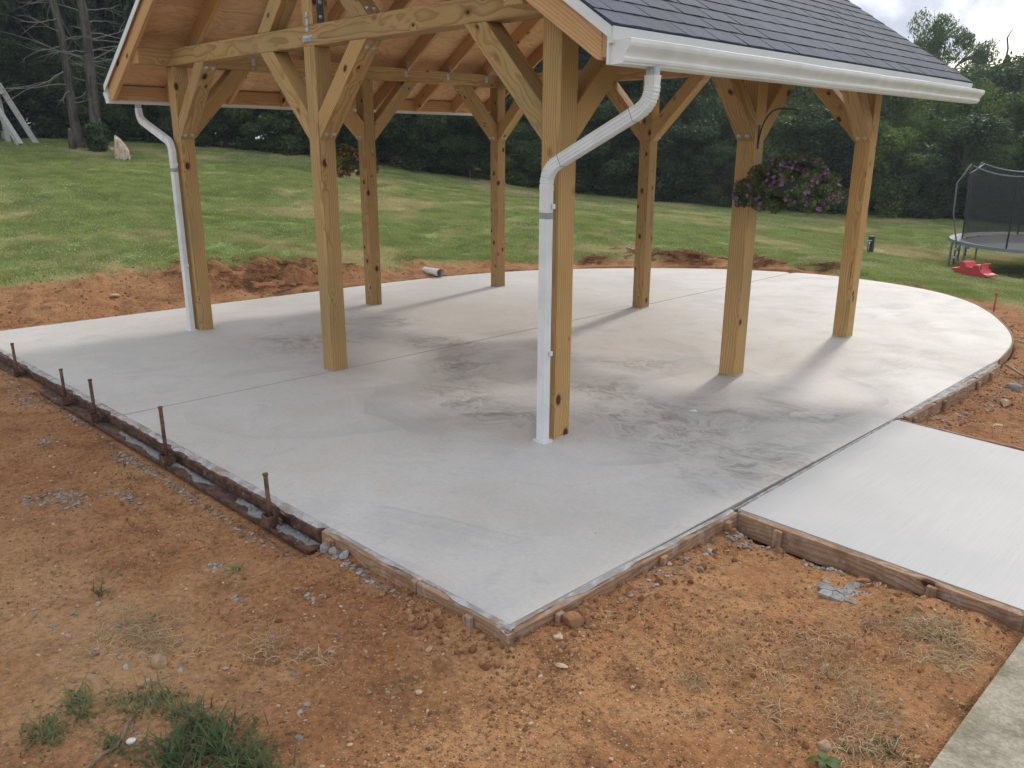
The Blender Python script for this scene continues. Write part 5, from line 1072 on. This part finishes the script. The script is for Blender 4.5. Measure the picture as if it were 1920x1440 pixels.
tw = lambda px, D: polar(px, D)
x, y = tw(150, 26.2); bare_tree('bare dark trunk leaning left with bleached dead branches, left of the thicker one', x, y, 7.5, (-.5, -.3), 3, .13)
x, y = tw(188, 26.0); bare_tree('thicker upright dark trunk with dead branches above the leafy bush', x, y, 8.0, (-.25, -.1), 9, .155)
x, y = tw(133, 25.8); z = float(base_h(np.array([x]), np.array([y]))[0]); tag(tube('dead_stub', [(x, y, z - .1), (x - .02, y, z + .25), (x - .06, y, z + .55)], [.10, .09, .04], M_BARK), 'short broken stub at the foot of the leaning trunk', 'stump')
# broad-leaved bush at the trunk's foot
x, y = tw(182, 25.4); z = float(base_h(np.array([x]), np.array([y]))[0]); T = thing('bush', 'leafy climbing bush at the foot of the thicker trunk', 'bush', (x, y, z)); rg = np.random.default_rng(2); C = np.array([(rg.uniform(-.18, .18), rg.uniform(-.15, .15), rg.uniform(.05, .75), .2) for _ in range(14)]); V = leaves(rg, C, 1500, 1, .065, .5); link('foliage', npmesh('foliage', V.reshape(-1, 3), np.arange(len(V) * 4).reshape(-1, 4), M_VINE), None, T)
tube('stem', [(0, 0, -.05), (.02, .02, .4), (0, 0, .7)], .02, M_BARK, T)
# a pale-leaved shrub against the dark of the wood
for lab, px_, D, z_, s in (('pale-leaved shrub against the dark wood, behind the flower basket', 742, 28.2, .5, .62), ('pale sapling in the dark wood seen between the right posts', 1262, 28.6, .5, .7), ('pale sapling in the dark wood beside the near post', 1150, 28.6, .5, .6)):
    x, y = tw(px_, D); z = float(base_h(np.array([x]), np.array([y]))[0]); T = thing('shrub', lab, 'shrub', (x, y, z)); C = np.array([(rg.uniform(-s, s), rg.uniform(-s, s), rg.uniform(.25, 1.35), .28) for _ in range(12)]); V = leaves(rg, C, 1100, 1, .05, .3); link('foliage', npmesh('foliage', V.reshape(-1, 3), np.arange(len(V) * 4).reshape(-1, 4), M_LEAF[2]), None, T); tube('stem', [(0, 0, -.05), (.03, .02, .5), (0, .05, 1.2)], [.03, .02, .01], M_BARK, T)

# ------------------------------------------------------------------ broken stump standing in the lawn
x, y = -16.63, 4.70; z = gz(x, y); T = thing('tree_stump', 'pale splintered tree stump with slanted top in the left lawn', 'stump', (x, y, z - .05)); AL = math.atan2(math.sin(YAW), -math.cos(YAW)); bm = bmesh.new(); N = 18; rings = []
for j, h in enumerate((0, .12, .3, .48, 1)):
    q = []
    for i in range(N):
        a = 2 * math.pi * i / N; r_ = .15 * (1.25 - .32 * min(1, h * 1.3)) * (1 + .10 * math.sin(3 * a + 1) + .06 * math.sin(7 * a)); top = .46 + .20 * math.cos(a - AL) + .012 * math.sin(5 * a); zz = top if h == 1 else h; zz = min(zz, top - .005 * (4 - j)) if h < 1 else zz; q.append(bm.verts.new((r_ * math.cos(a), r_ * math.sin(a), zz)))
    rings.append(q)
for j in range(4):
    for i in range(N): bm.faces.new((rings[j][i], rings[j][(i + 1) % N], rings[j + 1][(i + 1) % N], rings[j + 1][i]))
bm.faces.new(rings[-1]); link('trunk_piece', bm_mesh('trunk_piece', bm, M_STUMP, False), None, T)
tube('side_knob', [(-.15, -.1, .28), (-.24, -.16, .31), (-.28, -.18, .34)], [.05, .05, .03], M_STUMP, T)

# ------------------------------------------------------------------ white playset at the far left
z = gz(-21.7, 3.9); T = thing('playset', 'weathered white wooden play tower cut by the left edge', 'playset', (-22.2, 3.55, z))
ob = lambda px_, D, zz: tuple(Vector((*polar(px_, D), zz)) - T.location)
gz0 = 1.82
bar('post', ob(14, 27.2, 1.75), ob(2, 27.2, 4.12), .13, .13, M_PLAY, T); bar('post', ob(-38, 27.0, 1.75), ob(-44, 27.0, 4.12), .13, .13, M_PLAY, T); bar('post', ob(8, 28.6, 1.75), ob(-2, 28.6, 4.12), .13, .13, M_PLAY, T)
bar('leg', ob(66, 26.9, 1.72), ob(12, 27.1, 3.28), .13, .12, M_PLAY, T); bar('leg', ob(35, 26.1, 1.70), ob(-12, 26.9, 3.05), .13, .12, M_PLAY, T)
bar('platform_beam', ob(17, 27.0, 3.10), ob(-60, 26.9, 3.14), .09, .19, M_PLAY, T); bar('platform_beam', ob(17, 28.6, 3.10), ob(16, 26.9, 3.10), .09, .19, M_PLAY, T)
for k in range(5): bar('floor_board', ob(14, 27.1 + k * .32, 3.23), ob(-60, 27.0 + k * .32, 3.26), .28, .04, M_PLAY, T)
bar('top_rail', ob(8, 27.0, 4.15), ob(-60, 26.9, 4.18), .16, .10, M_PLAY, T)
for k in range(3): bar('rail_slat', ob(-14 - 13 * k, 27.05, 3.25), ob(-18 - 13 * k, 27.05, 4.12), .09, .05, M_PLAY, T)

# ------------------------------------------------------------------ trampoline
cx, cy = polar(2032, 18.9); zr = -.01; gzc = float(base_h(np.array([cx]), np.array([cy]))[0]); T = thing('trampoline', 'round trampoline with dark safety net on the right lawn', 'trampoline', (cx, cy, gzc)); hR = zr - gzc; RR = 1.95
circ = lambda r_, z_, n=48: [(r_ * math.cos(2 * math.pi * i / n), r_ * math.sin(2 * math.pi * i / n), z_) for i in range(n + 1)]
tube('rim', circ(RR, hR), .024, M_TSTEEL, T, 8)
bm = bmesh.new(); bmesh.ops.create_circle(bm, cap_ends=True, radius=RR * .88, segments=48); [setattr(v_.co, 'z', hR - .02) for v_ in bm.verts]; link('mat', bm_mesh('mat', bm, M_MAT), None, T)
bm = bmesh.new(); a = [bm.verts.new(p) for p in circ(RR * .88, hR + .005)[:-1]]; b_ = [bm.verts.new(p) for p in circ(RR + .03, hR + .035)[:-1]]; c_ = [bm.verts.new(p) for p in circ(RR + .045, hR - .02)[:-1]]
for i in range(48): bm.faces.new((a[i], a[(i + 1) % 48], b_[(i + 1) % 48], b_[i])); bm.faces.new((b_[i], b_[(i + 1) % 48], c_[(i + 1) % 48], c_[i]))
link('spring_pad', bm_mesh('spring_pad', bm, M_PAD), None, T)
# bearing of the visible leg, spaced every 60 degrees
a0 = math.atan2(13.66 - cy, .61 - cx)
NP = 6; HN = 1.44
ang_ = [a0 + 2 * math.pi * i / NP for i in range(NP)]
for i, a in enumerate(ang_):
    c, s = math.cos(a), math.sin(a); out = Vector((c, s, 0)); tan = Vector((-s, c, 0))
    gl = lambda p: float(base_h(np.array([cx + p.x]), np.array([cy + p.y]))[0]) - gzc
    f = out * RR; b1 = out * (RR + .02) - tan * .0; foot = b1 + tan * .28; foot.z = gl(foot) + .02; foot2 = b1 - tan * .28; foot2.z = gl(foot2) + .02; up1 = Vector((b1.x, b1.y, hR)) + tan * .28; up2 = Vector((b1.x, b1.y, hR)) - tan * .28
    tube('leg', [up1, foot, foot2, up2], .021, M_TSTEEL, T, 7)
    po = out * (RR + .06); g0 = gl(po)
    tube('pole', [Vector((po.x, po.y, g0 + .1)), Vector((po.x, po.y, hR)), Vector((po.x, po.y, 0)) + out * .14 + Vector((0, 0, hR + .55)), Vector((po.x, po.y, 0)) + out * .16 + Vector((0, 0, hR + 1.12)), Vector((po.x, po.y, 0)) + out * .02 + Vector((0, 0, hR + 1.36)), Vector((po.x, po.y, 0)) - out * .05 + Vector((0, 0, hR + HN + .03))], .015, M_TSTEEL, T, 8)
    for zz in (.12, .28): tube('clamp', [Vector((po.x, po.y, hR - zz)) - out * .05, Vector((po.x, po.y, hR - zz)) + out * .02], .03, M_GALV, T, 6)
# net panels sagging between the poles
def ntop(t): return HN - .16 * (1 - (2 * t - 1) ** 2)
for i in range(NP):
    V = []; F = []; n = 12; E_ = []
    for j in range(n + 1):
        t = j / n; a = ang_[i] + 2 * math.pi / NP * t; chord = math.cos(math.pi / NP) / math.cos(2 * math.pi / NP * t - math.pi / NP); r_t = RR * (.98 * (.55 + .45 * chord)); rb = RR * .90
        for k in range(5): u = k / 4; r_ = rb + (r_t - rb) * u; V.append((r_ * math.cos(a), r_ * math.sin(a), hR + ntop(t) * u))
        E_.append(V[-1])
    for j in range(n):
        for k in range(4): F.append((j * 5 + k, (j + 1) * 5 + k, (j + 1) * 5 + k + 1, j * 5 + k + 1))
    link('net', mesh('net', V, F, True, M_NET), None, T); tube('net_edge', E_, .012, M_TSTEEL, T, 5)
    a = ang_[i] + math.pi / NP; seam = [Vector((RR * q * math.cos(a), RR * q * math.sin(a), hR + ntop(.5) * u)) for q, u in ((.9, 0), (.895, .35), (.90, .7), (.905, 1))]; tube('net_seam', seam, .016, M_BLACK, T, 5)
# ------------------------------------------------------------------ red rocker toy
x, y = 1.62, 11.2; T = thing('rocker_toy', 'faded red plastic rocker for two on the lawn before the trampoline', 'toy', (x, y, gz(x, y) - .01), (0, 0, YAW * -1 + .15)); T.rotation_euler = (0, 0, -.62 + .5)
pf = [(0, 60), (55, 66), (88, 70), (92, 118), (118, 121), (128, 78), (182, 76), (194, 108), (226, 108), (236, 72), (258, 46), (308, 40), (309, 26), (262, 22), (214, 2), (122, 2), (62, 20), (30, 42)]
k = .66 / 310; poly = [((a - 155) * k, -.14, b_ * k) for a, b_ in pf]; T.rotation_euler = (0, 0, math.atan2(-math.sin(-(YAW + .48)), math.cos(YAW + .48)) * 0 + (-(YAW + .48)) * -1)
plank('body', poly, (0, .28, 0), (1, 0, 0), M_RED, T, .012)
for xx in (-.16, .16): tube('handle', [(xx * 1.2, -.12, .16), (xx * 1.2, -.12, .24), (xx * 1.2, .12, .24), (xx * 1.2, .12, .16)], .012, M_RED, T)
# ------------------------------------------------------------------ yard hydrant on a post
x, y = -1.175, 14.0; g0 = gz(x, y); T = thing('water_post', 'short dark post with a silver tap in the far lawn', 'tap post', (x, y, g0)); 
bar('post', (0, 0, -.05), (0, 0, .36), .10, .10, M_POSTG, T, (0, 1, 0)); dq = (Vector((CAMPOS.x - x, CAMPOS.y - y, 0))).normalized(); sd = Vector((-dq.y, dq.x, 0))
b0 = dq * .06 + sd * -.035
tube('tap', [b0 + Vector((0, 0, .05)), b0 + Vector((0, 0, .16)), b0 + dq * .04 + Vector((0, 0, .24)), b0 + dq * .09 + Vector((0, 0, .20))], .016, M_GALV, T); tube('tap_handle', [b0 + sd * -.05 + Vector((0, 0, .27)), b0 + sd * .05 + Vector((0, 0, .27))], .014, M_GALV, T)
# ------------------------------------------------------------------ pipe, marker pin
x, y = -3.98, 4.36; zp = gz(x, y) + .055; T = thing('drain_pipe', 'white plastic drain pipe end lying in the soil behind the slab', 'pipe', (x, y, zp)); d = Vector((.75, -.25, .05)).normalized() * .32
V, F = tube_geo([-d, d], .052, 16, False); V2, F2 = tube_geo([d, -d], .046, 16, False); V3, F3 = tube_geo([d * .55, d * 1.0], .060, 16, False); n = len(V); bm = mesh('pipe_wall', V + V2 + V3, F + [tuple(n + t for t in f) for f in F2] + [tuple(2 * n + t for t in f) for f in F3] + [(i, (i + 1) % 16, n + (i + 1) % 16 + 16, n + i + 16) for i in range(0)], True, M_PVC); link('pipe_wall', bm, None, T)
x, y = 3.00, 7.20; g0 = gz(x, y); T = thing('marker_pin', 'red capped steel pin standing in the soil behind the curved edge', 'steel pin', (x, y, g0)); tube('shaft', [(0, 0, -.1), (0, 0, .20)], .011, M_ORANGE, T); tube('cap', [(0, 0, .195), (0, 0, .215)], .019, M_ORANGE, T, 12)

# ------------------------------------------------------------------ hanging flower baskets
def basket(label, hook_label, px_, py_, z, R_, H, wall, petals, seed, nleaf, nfl, hanger):
    rg = np.random.default_rng(seed); T = thing('hanging_basket', label, 'flower basket', (px_, py_, z), (0, 0, 0), 'flower baskets hung from the posts')
    prof = [(0, -.10), (.09, -.10), (.12, .02), (.125, .03), (.115, .03), (.11, .01), (0, .01)]; V = []; F = []; N = 20
    for j in range(N):
        a = 2 * math.pi * j / N
        for r_, z_ in prof: V.append((r_ * math.cos(a), r_ * math.sin(a), z_))
    m_ = len(prof)
    for j in range(N):
        for k in range(m_ - 1): F.append((j * m_ + k, ((j + 1) % N) * m_ + k, ((j + 1) % N) * m_ + k + 1, j * m_ + k + 1))
    link('pot', mesh('pot', V, F, True, M_POT), None, T)
    C = []
    for i in range(60):
        a = rg.uniform(0, 6.28); q = rg.uniform(.1, 1) ** .6; r_ = R_ * .86 * q; zz = H * (.50 - .75 * q ** 2 + rg.uniform(-.25, .15)); C.append((r_ * math.cos(a), r_ * math.sin(a), zz, R_ * rg.uniform(.12, .20)))
    for i in range(34): a = rg.uniform(0, 6.28); C.append((R_ * .8 * math.cos(a), R_ * .8 * math.sin(a), -H * rg.uniform(.2, .62), R_ * .13))
    C = np.array(C); V = leaves(rg, C, nleaf, 1, .0155, .2); link('foliage', npmesh('foliage', V.reshape(-1, 3), np.arange(len(V) * 4).reshape(-1, 4), M_PETLEAF), None, T)
    FV = []; FF = []
    for i in range(nfl):
        c = C[rg.integers(0, len(C))]; d = rg.normal(size=3); d[2] -= .1; d /= np.linalg.norm(d); out = np.array((c[0], c[1], 0)); out = out / (np.linalg.norm(out) + 1e-6); d = d * .7 + out * .9; d /= np.linalg.norm(d); p = c[:3] + d * c[3] * 1.08
        nn = Vector(d + rg.normal(size=3) * .25).normalized(); a_ = nn.orthogonal().normalized(); b_ = nn.cross(a_); r_ = rg.uniform(.010, .019); k = len(FV); FV.append(Vector(p) - nn * .010)
        for j in range(10): t = 2 * math.pi * j / 10; rr = r_ * (1 if j % 2 == 0 else .82); FV.append(Vector(p) + (a_ * math.cos(t) + b_ * math.sin(t)) * rr)
        for j in range(10): FF.append((k, k + 1 + j, k + 1 + (j + 1) % 10))
    o = link('flowers', mesh('flowers', FV, FF, False, petals), None, T); o['kind'] = 'stuff'
    for k in range(3): a = k * 2.094 + .5; tube('hanger_wire', [(.145 * math.cos(a), .145 * math.sin(a), .02), (0, 0, hanger - z)], .0022, M_BLACK, T, 5)
    # bracket screwed to the post
    wx, wy = wall; tip = Vector((px_, py_, hanger)); base = Vector((wx, wy, hanger - .22)); s = 1 if px_ > wx else -1
    pts = [base, base + Vector((s * .008, 0, .07)), base + Vector((s * .035, (py_ - wy) * .1, .15)), base + Vector((s * .09, (py_ - wy) * .3, .215)), base + Vector((s * .16, (py_ - wy) * .55, .245)), base.lerp(tip, .82) + Vector((0, 0, .062)), tip + Vector((0, 0, .014)), tip + Vector((s * .02, 0, .004)), tip + Vector((s * .012, 0, -.012)), tip + Vector((-s * .004, 0, -.006))]
    H_ = thing('plant_hook', hook_label, 'plant hook', tuple(base), group='hooks for the flower baskets'); pts = [Vector(q_) for q_ in catmull([tuple(q_) for q_ in pts], 4)]; tube('arm', [Vector(p) - base for p in pts], .0055, M_BLACK, H_, 7); bar('back_plate', (-s * .0, 0, -.03), (-s * 0, 0, .14), .022, .006, M_BLACK, H_, (1, 0, 0)); return T
basket('purple petunias trailing from a hanging basket on the right middle post', 'curved black hook holding the purple flower basket', 2.84, 2.02, 1.56, .40, .27, (2.516, 2.13), M_PURPLE, 21, 12000, 300, 2.03)
basket('pink and red petunias in a basket hanging behind the left middle post', 'black hook holding the pink flower basket', -2.86, 2.23, 1.60, .33, .28, (-2.516, 2.17), M_PINK, 22, 8000, 190, 2.05)
# ------------------------------------------------------------------ faint summer haze
hz_top = 20.5
bm = bmesh.new(); bmesh.ops.create_cube(bm, size=1)
for v_ in bm.verts: v_.co = Vector((v_.co.x * 900, v_.co.y * 900, -4 if v_.co.z < 0 else hz_top))
hm = bpy.data.materials.new('summer_haze'); hm.use_nodes = True; ht = NT(hm.node_tree); ht.n.remove(ht.n['Principled BSDF']); pv_ = ht.node('ShaderNodeVolumePrincipled', ins={'Color': (.80, .88, 1.0), 'Density': .0011, 'Anisotropy': .35}); ht.l.new(pv_.outputs[0], ht.n['Material Output'].inputs['Volume'])
tag(link('haze', bm_mesh('haze', bm, hm)), 'thin pale summer haze over the whole yard', 'haze', None, 'stuff')
